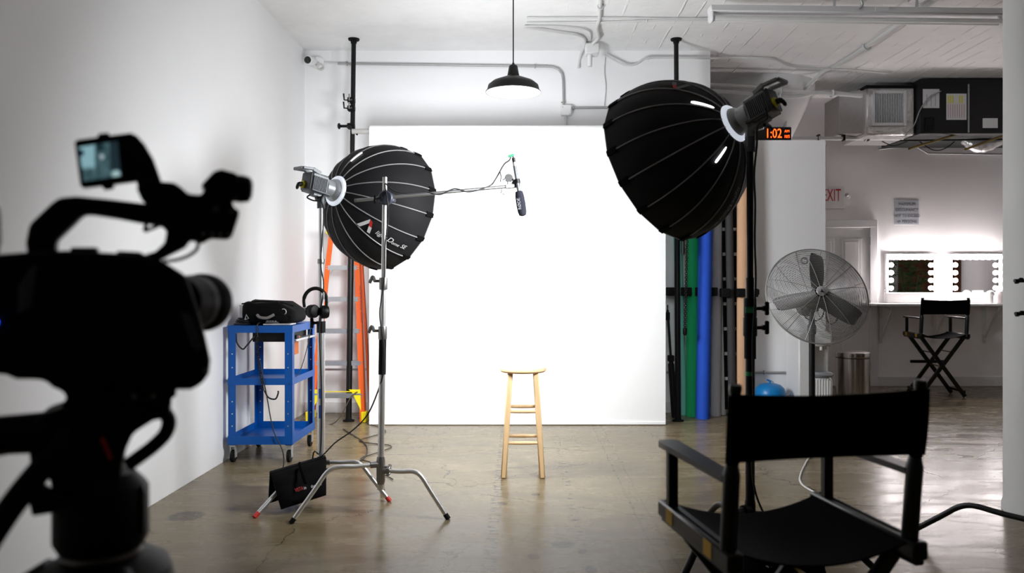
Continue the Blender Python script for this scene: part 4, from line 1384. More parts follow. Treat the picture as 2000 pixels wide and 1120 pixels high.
# --- fill light on the left
LS = (-1.222, 4.69)
lring, laxis = W(656, 373, 4.80), V(.276, .34, -.080)
softbox('black dome softbox with lettering on the left stand', lring, laxis, 'diff_fill', FILL_POWER, FILL_BEAM, roll=.163, slits=((1.83, .10, .23, .05),))
lfoot = V(LS[0] + .0, LS[1], 1.80)
studio_light('grey studio lamp behind the left dome softbox', lring, laxis, lfoot)
st = cstand('silver stand carrying the left studio lamp', LS, [(.15, 1.06, .0225), (1.0, 1.45, .0165), (1.4, 1.80, .0135)], 'alum', .20, ((354, .42), (113, .46), (233, .45)), 'red',
            .0125, collars=((1.06, .024, .03), (1.44, .02, .03)), knobs=((1.08, 200, .05, 'T', 'blk_plast'),))
MB().cyl(V(LS[0], LS[1], 1.02), V(LS[0], LS[1], 1.09), .027, n=20).build('black_collar', 'blk_plast', st)
for z0, z1 in ((.62, .68), (.50, .58)):
    MB().box(LS[0] - .008, LS[0] + .01, LS[1] - .0235, LS[1] - .0225, z0, z1).build('blue_print', 'blu_tape', st, False)
# lettering on the left dome (a logo and a script name along one panel)
sb = [o for o in bpy.data.objects if o.name.startswith('dome_softbox')][0]
LPHI = 3.894


def on_dome(parent, phi, t_mid, verts, faces, material, name, scale=1.0, flip=-1):
    """wrap flat text (x along the rib towards the rim, y across the panel) on the dome"""
    out = []
    for p in verts:
        tt = min(.985, max(.02, t_mid + p.x * scale))
        r = dome_r(tt)
        out.append(dome_pt(phi + flip * p.y * scale * DOME_L / r, tt, .010 + p.z))
    return MB().add(out, faces).build(name, material, parent, False, local=True)


for body, size, tm, y0, mt, sh in (('light', .085, .43, -.012, 'whitetxt', .25), ('D', .105, .555, -.012, 'whitetxt', .25), ('ome', .068, .645, -.03, 'whitetxt', .25), ('SE', .085, .765, -.02, 'whitetxt', .2)):
    vs_, fs_t = text_verts(body, size, .0004, 'CENTER', sh)
    vs_ = [V(p.x * .95, p.y + y0, p.z * .3) for p in vs_]
    on_dome(sb, LPHI, tm, vs_, fs_t, mt, 'printed_name')
for quad, mt in (((-.075, -.085, -.04, -.085, .03, .075, -.005, .085), 'whitetxt'), ((.0, .085, .03, .075, .055, .0, .02, .0), 'redtxt'), ((.02, .0, .055, .0, .075, -.085, .04, -.085), 'whitetxt')):
    q = [V(quad[i], quad[i + 1], 0) for i in range(0, 8, 2)]
    on_dome(sb, LPHI, .25, q, [[0, 1, 2, 3]], mt, 'printed_logo', 1.0)

# --- key light on the right
RS = (W(1465, 0, 3.6).x, 3.6)
rring, raxis = W(1433, 241, 3.69), V(-.275, .285, -.150)
softbox('large black dome softbox on the tall black stand to the right', rring, raxis, 'diff_key', KEY_POWER, KEY_BEAM, roll=.05, slits=((.50, .03, .15, .07), (5.41, .06, .17, .05)))
sbr = [o for o in bpy.data.objects if o.name.startswith('dome_softbox')][-1]
for body, size, tm, y0, sh in (('light', .085, .30, -.012, .25), ('D', .105, .42, -.012, .25), ('ome', .068, .51, -.03, .25), ('SE', .085, .63, -.02, .2)):
    vs_, fs_t = text_verts(body, size, .0004, 'CENTER', sh)
    on_dome(sbr, 4.56, tm, [V(p.x * .95, p.y + y0, p.z * .3) for p in vs_], fs_t, 'greytxt', 'printed_name')  # grey where the left dome has white: shade put into the print colour
for quad, mt in (((-.075, -.085, -.04, -.085, .03, .075, -.005, .085), 'greytxt'), ((.0, .085, .03, .075, .055, .0, .02, .0), 'redtxt'), ((.02, .0, .055, .0, .075, -.085, .04, -.085), 'greytxt')):
    on_dome(sbr, .94, .26, [V(quad[i], quad[i + 1], 0) for i in range(0, 8, 2)], [[0, 1, 2, 3]], mt, 'printed_logo', 1.0)  # white logo strokes greyed too, the dome's shade put into their colour
rfoot = V(RS[0], RS[1], 1.96)
studio_light('grey studio lamp behind the right dome softbox', rring, raxis, rfoot)
ks = cstand('tall black stand carrying the right studio lamp', RS, [(.12, 1.08, .0215), (1.0, 1.16, .026), (1.08, 1.35, .019), (1.2, 1.95, .0155)], 'blk_metal', .24,
            ((223, .60), (345, .56), (102, .56)), 'blk_rubber', .016, collars=((1.075, .03, .09), (1.165, .028, .09)), collar_mat='blk_plast',
            knobs=((1.115, 8, .09, 'T', 'blk_plast'), (1.205, 8, .09, 'T', 'blk_plast')))
MB().cyl(V(*RS, .97), V(*RS, 1.075), .027, n=20).build('grip_sleeve', 'blk_rubber', ks)
MB().cyl(V(*RS, 1.155), V(*RS, 1.175), .027, n=20).build('silver_ring', 'alum', ks)
MB().cyl(V(*RS, .89), V(*RS, .91), .0225, n=20).build('green_tape', 'green_tape', ks)
MB().obox(V(RS[0] - .012, RS[1] - .031, 1.20), (V(1, 0, 0), V(0, 1, 0), V(0, 0, 1)), (.018, .002, .014)).build('green_tape', 'green_tape', ks)
conduit([W(1494, 212, 3.5), W(1498, 232, 3.5), W(1480, 246, 3.55), W(1478, 285, 3.57), W(1473, 340, 3.57), W(1475, 400, 3.57), W(1474, 470, 3.56), W(1476, 540, 3.56), W(1474, 600, 3.55),
         W(1470, 680, 3.56), W(1472, 800, 3.56), W(1470, 930, 3.56), V(1.12, 3.52, .25), V(1.25, 3.4, .01), V(1.5, 3.3, .008), V(1.62, 3.5, .008)], .005, 'cable',
        'black power cable running down the tall black stand', k=5, cat='cable', name='lamp_cable')
conduit([W(606, 380, 4.62), W(600, 386, 4.62), W(612, 392, 4.63), W(628, 395, 4.64), W(632, 420, 4.66), W(629, 470, 4.655), W(627, 520, 4.655), W(632, 560, 4.655), W(624, 640, 4.655), W(628, 760, 4.655),
         W(626, 880, 4.655), V(-1.25, 4.62, .3), V(-1.35, 4.9, .01), V(-1.5, 5.3, .008), V(-1.2, 5.6, .008), V(-1.25, 6.2, .008), V(-1.6, 6.9, .008)], .0045, 'cable',
        'black power cable running down the silver lamp stand', k=5, cat='cable', name='lamp_cable')


# sandbags ------------------------------------------------------------
def pillow(mb, c4, bulge_):
    """two-sided padded sheet with corners tl, tr, br, bl"""
    tl, tr, br, bl = [Vector(p) for p in c4]
    nrm = (tr - tl).cross(bl - tl).normalized()

    def P(sgn):
        def f(u, v):
            p = (tl.lerp(tr, u)).lerp(bl.lerp(br, u), v)
            s_ = (max(0, math.sin(math.pi * u)) ** .4) * (max(0, math.sin(math.pi * v)) ** .4)
            w = .006 * math.sin(u * 17 + v * 9) + .004 * math.sin(u * 7 - v * 21)
            return p + nrm * sgn * (bulge_ * s_ + w * s_ + .004)
        return f
    mb.grid(P(1), 14, 10)
    mb.grid(P(-1), 14, 10)
    for (u0, v0, u1, v1) in ((0, 0, 1, 0), (1, 0, 1, 1), (1, 1, 0, 1), (0, 1, 0, 0)):
        mb.grid(lambda u, v: P(1 if v > .5 else -1)(u0 + (u1 - u0) * u, v0 + (v1 - v0) * u), 14, 1)
    return nrm


sbg = thing('sandbag', 'black saddle sandbag slung over the leg of the silver lamp stand', 'sandbag', (-1.3, 4.5, 0), 'sandbags on stand legs')
m1 = MB()
c_f = [W(529, 926, 4.42), W(637, 894, 4.60), W(637, 968, 4.50), W(549, 996, 4.37)]
nf = pillow(m1, c_f, .035)
m1.build('front_pouch', 'blk_nylon', sbg)
m2 = MB()
pillow(m2, [W(527, 925, 4.48), W(634, 894, 4.68), W(632, 950, 4.80), W(524, 984, 4.47)], .03)
m2.build('rear_pouch', 'blk_nylon', sbg)
m3 = MB().grid(lambda u, v: (W(528, 925, 4.42).lerp(W(636, 893, 4.60), u)).lerp(W(526, 925, 4.49).lerp(W(634, 893, 4.69), u), v) + V(0, 0, .012 * math.sin(math.pi * v)), 8, 4, .004)
m3.build('saddle', 'blk_nylon', sbg)
st0 = [W(585, 906, 4.47), W(590, 930, 4.40), W(600, 965, 4.38)]
MB().tube(smooth_path([W(585, 905, 4.50), W(588, 918, 4.44), W(597, 945, 4.39)], 4), .009, 6).build('webbing', 'blk_canvas', sbg)
ux = (c_f[1] - c_f[0]).normalized()
uy = (c_f[0] - c_f[3])
uy = (uy - ux * uy.dot(ux)).normalized()
nn = ux.cross(uy)
if nn.y > 0:
    nn = -nn
cc = (c_f[0] + c_f[1] + c_f[2] + c_f[3]) / 4
lettering('printed_name', 'VISTA', .030, W(581, 959, 4.40) + nn * .042, ux, uy, 'redtxt', sbg, stretch=.62)
lettering('printed_name', 'in', .026, W(592.5, 956, 4.40) + nn * .042, ux, uy, 'whitetxt', sbg, stretch=.8)
lettering('printed_name', 'the field', .025, W(614, 951, 4.41) + nn * .042, ux, uy, 'whitetxt', sbg, stretch=.75)

sb2 = thing('sandbag', 'black saddle sandbag on the tall stand legs behind the near chair', 'sandbag', (1.1, 3.3, 0), 'sandbags on stand legs')
m1 = MB()
c_f2 = [V(.92, 3.28, .27), V(1.22, 3.16, .27), V(1.26, 3.08, .02), V(.90, 3.18, .02)]
pillow(m1, c_f2, .04)
m1.build('front_pouch', 'blk_nylon', sb2)
m2 = MB()
pillow(m2, [V(.94, 3.34, .27), V(1.24, 3.22, .27), V(1.30, 3.32, .02), V(.96, 3.42, .02)], .035)
m2.build('rear_pouch', 'blk_nylon', sb2)
MB().grid(lambda u, v: (c_f2[0].lerp(c_f2[1], u)).lerp(V(.94, 3.34, .27).lerp(V(1.24, 3.22, .27), u), v) + V(0, 0, .012 * math.sin(math.pi * v)), 8, 4, .004).build('saddle', 'blk_nylon', sb2)
lettering('printed_name', 'matt', .05, V(1.03, 3.155, .15), V(.3, -.11, -.05), V(0, .2, 1), 'whitetxt', sb2)
lettering('printed_name', 'Bag', .05, V(1.18, 3.10, .11), V(.3, -.11, -.05), V(0, .2, 1), 'whitetxt', sb2)

# ------------------------------------------------------------------ boom stand and microphone
BS = (-.808, 4.40)
bs = cstand('silver stand with a boom arm in front of the left dome', BS, [(.14, .82, .0185), (.78, 1.34, .0155), (1.3, 1.93, .0135)], 'chrome', .255,
            ((201, .485), (345.6, .40), (99, .45)), 'blk_rubber', .0130, collars=((1.0, .0235, .075), (1.285, .0225, .07)),
            knobs=((1.05, 185, .06, 'wing', 'knobsteel'), (1.335, 178, .06, 'wing', 'knobsteel'), (.24, 340, .07, 'bar', 'knobsteel'), (.27, 345, .06, 'bar', 'knobsteel')), lean=(.014, 0))
gz = W(0, 388, 4.4).z
gx = BS[0] + .014 * gz
MB().cyl(V(BS[0] + .011, BS[1], .80), V(BS[0] + .014, BS[1], 1.0), .0215, n=20).build('foam_grip', 'blk_rubber', bs)
gh = V(gx + .012, BS[1] - .035, gz)
bd_ = (W(1000, 364, 4.62) - gh).normalized()
MB().lathe([(.035, -.02), (.042, -.012), (.042, .012), (.035, .02)], gh, V(0, 1, 0), 24).obox(gh + V(0, .035, -.002), (bd_, V(0, 1, 0), bd_.cross(V(0, 1, 0))), (.05, .02, .026), .008).build('grip_head', 'grey_cast', bs)
MB().cyl(gh + V(-.02, -.02, 0), gh + V(-.055, -.03, -.012), .008, n=8).bar(gh + V(-.055, -.03, -.035), gh + V(-.055, -.03, .012), .014, .012, V(0, 1, 0), .003).build('grip_handle', 'blk_plast', bs)
a0 = gh - bd_ * .17 + V(0, -.005, .0)
a1 = gh + bd_ * .755 + V(0, -.005, .0)
arm = thing('boom_arm', 'thin chrome boom arm reaching over the stool', 'boom arm', gh)
MB().cyl(a0, a1, .0095, n=16).build('arm_tube', 'boom', arm)
MB().cyl(a0 - bd_ * .004, a0 + bd_ * .006, .0105, n=14).build('end_cap', 'lampdark', arm)
e = a1
up = V(0, 0, 1)
MB().obox(e, (bd_, V(0, 1, 0), up), (.03, .018, .014), .005).lathe([(.022, -.014), (.026, -.008), (.026, .008), (.022, .014)], e + bd_ * .035 + up * .012, V(0, 1, 0), 18).build('end_knuckle', 'boom', arm)
MB().lathe([(.022, -.012), (.025, -.006), (.025, .006), (.022, .012)], e - bd_ * .01 + up * .05, V(0, 1, 0), 18).bar(e - bd_ * .012, e - bd_ * .01 + up * .05, .016, .014, bd_, .003).build('swivel_joint', 'boom', arm)
MB().tube(smooth_path([e - bd_ * .06 + up * .03, e - bd_ * .055 + up * .06, e - bd_ * .06 + up * .09], 4), .007, 8).cyl(e - bd_ * .06 + up * .035, e - bd_ * .02 + up * .05, .006, n=8).build('wing_key', 'boom', arm)
MB().tube(smooth_path([e - bd_ * .05 + up * -.01, e - bd_ * .055 + up * -.035, e - bd_ * .07 + up * -.045], 4), .006, 8).tube(smooth_path([e - bd_ * .05 + up * -.01, e - bd_ * .045 + up * -.035, e - bd_ * .035 + up * -.045], 4), .006, 8).build('wing_key', 'boom', arm)
md = 4.60
mt_, mb_ = W(1004.5, 320, md), W(1013.5, 375, md)
mdir = (mb_ - mt_).normalized()
MB().bar(e + bd_ * .0 + up * .055, W(1002, 352, md), .012, .012, bev=.002).build('mic_mount', 'blk_metal', arm)
MB().lathe([(.018, -.012), (.018, .012)], mt_.lerp(mb_, .62), mdir, 16).build('mic_clip', 'blk_plast', arm)
mic = thing('shotgun_microphone', 'black shotgun microphone with foam windshield hanging over the stool', 'microphone', W(1017, 420, md))
MB().cyl(mt_, mb_ + mdir * .02, .0105, n=18).build('mic_body', 'lampdark', mic)
MB().cyl(mt_ - mdir * .035, mt_, .010, n=14).build('xlr_plug', 'blk_metal', mic)
MB().cyl(mt_ - mdir * .008, mt_ + mdir * .014, .0112, n=14).build('silver_band', 'alum', mic)
MB().lathe([(.012, 0), (.022, .004), (.0265, .03), (.028, .08), (.026, .125), (.021, .146), (.008, .152)], mb_ + mdir * -.005, mdir, 22).build('windshield', mat('dark_foam', (34, 34, 42), .95, var=.3, scale=400, bump=.5, bscale=500, spec=.1), mic)
sd_ = V(1, 0, 0)
lettering('printed_name', 'RØDE', .026, mb_ + mdir * .075 + V(-.010, -.0275, 0), mdir * -1.0 if False else -mdir, mdir.cross(V(0, 1, 0)) * -1, 'greytxt', mic)
MB().obox(mt_ - mdir * .045 + V(-.012, 0, .004), (V(1, 0, .35), V(0, 1, 0), V(-.35, 0, 1)), (.018, .006, .007), .003).build('green_tape', 'green_tape', mic)
cpts = [mt_ - mdir * .035, mt_ - mdir * .055 + V(-.006, 0, 0), W(995, 313, md), W(984, 322, md), W(968, 350, md), W(955, 364, md - .04)]
for k, tt in enumerate((.66, .54, .42, .30, .18, .08)):
    cpts.append(gh + bd_ * .755 * tt + V(0, -.016, (-.012, .014, -.012, .016, .013, .03)[k]))
cpts += [W(760, 366, 4.36), W(752, 360, 4.36), W(757, 395, 4.33), W(758, 430, 4.36), W(752, 480, 4.37), W(751, 540, 4.36), W(744, 590, 4.37), W(742, 620, 4.36), W(750, 680, 4.37), W(749, 726, 4.37),
          W(738, 765, 4.40), W(718, 810, 4.44), W(690, 840, 4.5), W(655, 865, 4.55), W(630, 890, 4.60), V(-1.35, 4.72, .16), V(-1.5, 5.1, .008), V(-1.6, 5.5, .008)]
conduit(cpts, .0042, 'cable', 'black microphone cable wound along the boom and down its stand', k=6, cat='cable', name='microphone_cable')

# headphones hung on the lamp stand -----------------------------------
hpn = thing('headphones', 'black over-ear headphones hung on the silver lamp stand', 'headphones', W(616, 622, 4.66))
hc = W(615.5, 588, 4.62)
hx, hy = V(1, .25, .05).normalized(), V(0, 0, 1)
band = [hc + hx * (-.062) + hy * -.035] + [hc + hx * (.066 * math.cos(a)) + hy * (.075 * math.sin(a)) for a in [math.pi - math.pi * i / 12 for i in range(13)]] + [hc + hx * .066 + hy * -.04]
MB().tube(smooth_path(band, 3), [.009] * 6 + [.011] * (len(smooth_path(band, 3)) - 12) + [.009] * 6, 10).build('headband', 'blk_rubber', hpn)
MB().obox(hc + hx * .052 + hy * .03, (hx, V(0, 1, 0), hy), (.006, .012, .022), .003).build('hinge_joint', 'galv', hpn)
for k, (o_, ax_) in enumerate(((hc + hx * (-.008) + hy * -.062 + V(0, -.01, 0), V(.8, -.6, .05)), (hc + hx * .055 + hy * -.07, V(.85, .45, .0)))):
    e_ = MB().lathe([(.02, -.03), (.036, -.026), (.04, -.012), (.040, .01), (.034, .022), (.02, .026)], o_, ax_, 24).build('ear_cup', 'blk_plast', hpn)
    MB().torus(o_ + Vector(ax_).normalized() * (-.02 if k == 0 else -.016), ax_, .030, .011, 20, 8).build('ear_pad', 'blk_rubber', e_)
MB().tube(smooth_path([hc + hx * -.062 + hy * -.035, hc + hx * -.05 + hy * -.05, hc + hx * -.01 + hy * -.05], 4), .006, 8).build('cup_fork', 'galv', hpn)

# ------------------------------------------------------------------ stool
SC = V(.012, 5.335, 0)
sl = thing('wooden_stool', 'tall pale wooden bar stool in front of the backdrop', 'stool', SC)
MB().lathe([(.135, .705), (.152, .708), (.162, .718), (.163, .728), (.158, .738), (.145, .742), (.10, .741), (.04, .738), (.003, .7375)], SC, n=56).build('seat', 'pinetop', sl)
legs_ = []
for sx in (-1, 1):
    for sy in (-1, 1):
        p0, p1 = SC + V(sx * .088, sy * .088, .706), SC + V(sx * .132, sy * .138, .0)
        MB().bar(p1 + (p0 - p1).normalized() * .0, p0, .038, .038, V(0, 1, 0), .007).build('leg', 'pine', sl)
        legs_.append((p0, p1))
lg = {(-1, -1): legs_[0], (-1, 1): legs_[1], (1, -1): legs_[2], (1, 1): legs_[3]}
for (a_, b_, zs) in (((-1, -1), (1, -1), (.235, .447)), ((-1, 1), (1, 1), (.235, .447)), ((-1, -1), (-1, 1), (.29, .50)), ((1, -1), (1, 1), (.29, .50))):
    for z in zs:
        f_ = z / .706
        qa, qb = lg[a_][1].lerp(lg[a_][0], f_), lg[b_][1].lerp(lg[b_][0], f_)
        MB().tube([qa.lerp(qb, i / 6) for i in range(7)], [.0105, .0115, .0125, .013, .0125, .0115, .0105], 12).build('rung', 'pine', sl)

# ------------------------------------------------------------------ blue equipment cart
cx0, cx1, cy0, cy1 = -2.152, -1.682, 5.64, 6.25
ct = thing('equipment_cart', 'blue metal three-shelf cart against the left wall', 'cart', ((cx0 + cx1) / 2, (cy0 + cy1) / 2, 0))
for (x, y) in ((cx0, cy0), (cx1, cy0), (cx0, cy1), (cx1, cy1)):
    sx, sy = (1 if x == cx0 else -1), (1 if y == cy0 else -1)
    lg_ = MB()
    lg_.box(min(x, x + sx * .055), max(x, x + sx * .055), min(y, y + sy * .003), max(y, y + sy * .003), .13, 1.0)
    lg_.box(min(x, x + sx * .003), max(x, x + sx * .003), min(y, y + sy * .055), max(y, y + sy * .055), .13, 1.0)
    l_ = lg_.build('corner_post', 'blue', ct, False)
    for zz in (.27, .36, .45, .70, .80):
        MB().cyl((x + sx * .03, y - sy * .0005 if sy > 0 else y - .0035, zz), (x + sx * .03, y - .003 if sy > 0 else y - .006, zz), .005, n=8).build('bolt_hole', 'alum', l_)
    w0 = V(x + sx * .028, y + sy * .03, 0)
    cs_ = MB().cyl(w0 + V(-.011, 0, .045), w0 + V(.011, 0, .045), .045, n=24)
    
    fk = MB().box(w0.x - .02, w0.x - .015, w0.y - .02, w0.y + .02, .035, .115).box(w0.x + .015, w0.x + .02, w0.y - .02, w0.y + .02, .035, .115)
    fk.box(w0.x - .022, w0.x + .022, w0.y - .022, w0.y + .022, .112, .132, .003).cyl(w0 + V(-.022, 0, .045), w0 + V(.022, 0, .045), .007, n=8)
    fko = fk.build('caster_fork', 'galv', ct, False)
    cs_.build('caster_wheel', 'blk_rubber', fko)
for z1_, hgt, nm in ((1.008, .052, 'top_shelf'), (.622, .05, 'middle_shelf'), (.196, .062, 'bottom_shelf')):
    sh = MB()
    z0_ = z1_ - hgt
    if nm == 'top_shelf':
        sh.box(cx0, cx1, cy0, cy1, z1_ - .012, z1_ - .002)
    else:
        sh.box(cx0 + .003, cx1 - .003, cy0 + .003, cy1 - .003, z0_ + .006, z0_ + .012)
    for a_ in ((cx0 - .002, cx1 + .002, cy0 - .003, cy0), (cx0 - .002, cx1 + .002, cy1, cy1 + .003), (cx0 - .003, cx0, cy0, cy1), (cx1, cx1 + .003, cy0, cy1)):
        sh.box(a_[0], a_[1], a_[2], a_[3], z0_, z1_)
    sh.build(nm, 'blue', ct, False)
MB().box(cx0 + .16, cx1 - .05, cy0 + .05, cy1 - .06, .885, .955, .004).build('drawer', 'blk_plast', ct)
MB().box(cx1 - .06, cx1 + .008, cy0 + .08, cy1 - .02, .885, .902, .002).build('drawer_slide', 'alum', ct)
MB().box(cx1 - .055, cx1 + .004, cy0 + .10, cy0 + .16, .885, .93, .003).build('slide_stop', 'blk_plast', ct)

tgx = thing('orange_card', 'orange card hanging under the top of the blue cart', 'card', (cx1 - .02, cy0 + .2, .80))
MB().box(cx1 - .035, cx1 - .028, cy0 + .12, cy0 + .26, .78, .885, .002).build('card', 'cardb', tgx)
MB().box(cx1 - .036, cx1 - .005, cy0 + .12, cy0 + .22, .905, .92, .002).build('flap', 'cardb', tgx)

# bag on the cart
bgc = V(-1.90, 5.93, 1.008)
bg = thing('equipment_bag', 'black nylon gear bag lying on the blue cart', 'bag', bgc, )
m1 = MB()
for (c, r, e_) in (((0, 0, .086), (.205, .235, .086), None),):
    nu, nv = 36, 14
    vs_, fs_t = [], []
    for j in range(nv + 1):
        ph = -math.pi / 2 + math.pi * j / nv
        for i in range(nu):
            th = 2 * math.pi * i / nu
            sp = lambda w, m: math.copysign(abs(w) ** m, w)
            x = r[0] * sp(math.cos(ph), .35) * sp(math.cos(th), .45)
            y = r[1] * sp(math.cos(ph), .35) * sp(math.sin(th), .45)
            z = c[2] + r[2] * sp(math.sin(ph), .5)
            z += (.012 * math.sin(x * 30) + .010 * math.sin(y * 26 + 1)) * (1 if z > .1 else 0)
            z *= 1.0 - .22 * max(0, (x - .08) / .13) if z > .05 else 1.0
            vs_.append(bgc + V(x, y, max(.001, z)))
    for j in range(nv):
        for i in range(nu):
            fs_t.append([j * nu + i, j * nu + (i + 1) % nu, (j + 1) * nu + (i + 1) % nu, (j + 1) * nu + i])
    m1.add(vs_, fs_t)
m1.build('bag_body', 'blk_nylon', bg)
fy = bgc.y - .238
MB().tube(smooth_path([V(bgc.x - .055, fy - .005, 1.085), V(bgc.x - .03, fy - .02, 1.068), V(bgc.x + .02, fy - .025, 1.063), V(bgc.x + .055, fy - .015, 1.078), V(bgc.x + .07, fy - .005, 1.088)], 4), .011, 8).build('grab_handle', mat('grey_webbing', (120, 116, 112), .8), bg)
MB().torus(V(bgc.x + .135, fy + .012, 1.108), V(.2, 1, 0), .021, .0035, 20, 6).build('split_ring', 'chrome', bg)
MB().tube([V(bgc.x - .145, fy - .006, 1.05), V(bgc.x - .135, fy - .006, 1.088), V(bgc.x - .118, fy - .008, 1.06), V(bgc.x - .145, fy - .006, 1.05)], .004, 6).build('strap_buckle', 'alum', bg)
MB().tube(smooth_path([V(bgc.x + .14, fy, 1.09), V(bgc.x + .165, fy - .002, 1.06), V(bgc.x + .16, fy - .004, 1.045)], 4), .004, 6).build('zip_cord', 'blk_rubber', bg)
MB().tube(smooth_path([V(bgc.x - .19, fy + .05, 1.165), V(bgc.x - .05, fy + .06, 1.186), V(bgc.x + .1, fy + .06, 1.176), V(bgc.x + .19, fy + .08, 1.15)], 5), .006, 6).build('top_seam', 'blk_rubber', bg)
MB().box(bgc.x + .05, bgc.x + .2, fy - .003, fy + .02, 1.03, 1.09, .012).build('side_pocket', 'blk_nylon', bg)

pb_ = thing('carton', 'white carton standing behind the black bag on the cart', 'box', V(-2.11, 6.0, 1.008))
MB().box(-2.15, -2.075, 5.86, 6.02, 1.009, 1.145, .004).build('carton', 'white', pb_)
MB().box(-2.152, -2.073, 5.858, 6.022, 1.145, 1.152, .002).build('carton_lid', 'papers', pb_)
bk = thing('recorder_case', 'thin silver recorder case on the front edge of the cart', 'case', V(-1.80, 5.70, 1.008))
MB().box(-1.905, -1.70, 5.66, 5.80, 1.009, 1.022, .003).build('case', 'alum', bk)
MB().box(-1.89, -1.80, 5.67, 5.76, 1.022, 1.036, .004).build('control_box', 'lampdark', bk)
for k in range(4):
    MB().box(-1.885 + k * .02, -1.873 + k * .02, 5.675, 5.75, 1.036, 1.042, .002).build('button_row', 'galv', bk)
cl = thing('cable_coil', 'coil of black cable on the left corner of the cart', 'cable', V(-2.09, 5.72, 1.008))
for k in range(4):
    MB().torus(V(-2.085 + .006 * k, 5.74 + .01 * (k % 2), 1.016 + k * .011), V(.06 * k, .05, 1), .055 - .002 * k, .006, 22, 6).build('cable_turn', 'cable', cl)
conduit([V(-2.10, 5.655, .95), V(-2.09, 5.65, .88), V(-2.05, 5.65, .835), V(-2.02, 5.65, .86), V(-1.99, 5.66, .90), V(-1.97, 5.69, .935)], .0055, 'cable', 'black cable loop sagging under the left end of the cart top', k=6, cat='cable', name='cable_loop')
hx_, hy_ = -1.935, 5.632
coil = []
for i in range(240):
    tt = i / 239
    a_ = i * .9
    z = .93 - .40 * tt
    coil.append(V(hx_ + .05 * tt ** 2 + .008 * math.cos(a_), hy_ + .008 * math.sin(a_) - .004, z))
cc_ = thing('coiled_cable', 'coiled black headphone lead hanging down the front of the cart', 'cable', coil[-1])
MB().tube(coil, .0028, 6).build('coil', 'cable', cc_)
MB().tube(smooth_path([V(hx_ + .01, 5.66, 1.03), V(hx_, 5.634, 1.012), V(hx_, 5.632, .93)], 4), .004, 6).build('lead', 'cable', cc_)
MB().tube(smooth_path([coil[-1], coil[-1] + V(.03, 0, -.05), coil[-1] + V(.08, 0, -.06), coil[-1] + V(.10, 0, -.02), coil[-1] + V(.10, 0, .0)], 5), .006, 8).build('jack_end', 'cable', cc_)
conduit([V(hx_ + .02, 5.63, .75), V(hx_ + .07, 5.625, .5), V(hx_ + .12, 5.62, .25), V(hx_ + .19, 5.61, .1), V(hx_ + .21, 5.58, .008), V(-1.65, 5.3, .006)], .004, 'cable', 'thin black lead running from the cart front to the floor', k=6, cat='cable', name='thin_lead')
conduit([V(cx1 + .012, 6.10, 1.0), V(cx1 + .012, 6.02, .85), V(cx1 + .012, 5.80, .66), V(cx1 - .02, 5.632, .58)], .003, 'cable', 'thin black lead slanting across the side of the cart', k=5, cat='cable', name='thin_lead')
conduit([V(-1.45, 7.2, .006), V(-1.2, 6.8, .006), V(-1.35, 6.4, .006), V(-1.05, 6.2, .006), V(-1.12, 5.95, .006), V(-1.2, 5.75, .006), V(-1.02, 5.55, .006), V(-.98, 5.35, .006), V(-.86, 5.15, .006)], .0036, 'cableb', 'thin brown cable wandering over the floor beside the silver lamp stand', k=7, cat='cable', name='floor_cable')
conduit([V(-2.1, 7.3, .006), V(-1.75, 7.15, .01), V(-1.6, 7.25, .25), V(-1.5, 7.35, .3)], .005, 'cableb', 'dark cable rising from the floor behind the cart', k=7, cat='cable', name='floor_cable')

# ------------------------------------------------------------------ orange step ladder
LY0, LY1 = 7.30, 7.52
ld = thing('step_ladder', 'orange fibreglass step ladder behind the left backdrop pole', 'ladder', (-1.75, 7.5, 0))
fl, frr = V(-2.015, LY0, 0), V(-1.49, LY0, 0)
tl_, tr_ = V(-1.86, LY1, 1.80), V(-1.60, LY1, 1.80)
for nm, b_, t_, sx in (('rail', fl, tl_, 1), ('rail', frr, tr_, -1)):
    rl = MB().bar(b_, t_, .028, .075, V(0, 1, 0), .003)
    rl.bar(b_ + V(sx * .018, -.035, 0), t_ + V(sx * .018, -.035, 0), .034, .006, V(0, 1, 0))
    rl.build('front_rail', 'orange', ld)
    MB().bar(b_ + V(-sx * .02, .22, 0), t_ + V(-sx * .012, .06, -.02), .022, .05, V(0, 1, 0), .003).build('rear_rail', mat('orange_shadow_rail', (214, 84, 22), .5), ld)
    MB().obox(b_ + V(0, 0, .05), (V(1, 0, 0), V(0, 1, 0), V(0, 0, 1)), (.024, .048, .05), .006).build('foot', 'ladyel', ld)
    MB().obox(b_ + V(-sx * .02, .22, .04), (V(1, 0, 0), V(0, 1, 0), V(0, 0, 1)), (.02, .035, .04), .006).build('foot', 'ladyel', ld)
    q = b_.lerp(t_, .18)
    MB().prism([b_.lerp(t_, .06) + V(sx * .02, -.042, 0), b_.lerp(t_, .17) + V(sx * .02, -.042, 0), b_.lerp(t_, .17) + V(sx * .13, -.042, 0), b_.lerp(t_, .155) + V(sx * .10, -.042, 0)], V(0, .012, 0)).build('gusset', 'ladyel', ld, False)
MB().obox((tl_ + tr_) / 2 + V(0, .02, .02), (V(1, 0, 0), V(0, 1, 0), V(0, 0, 1)), (.165, .10, .03), .01).build('top_cap', 'ladyel', ld)
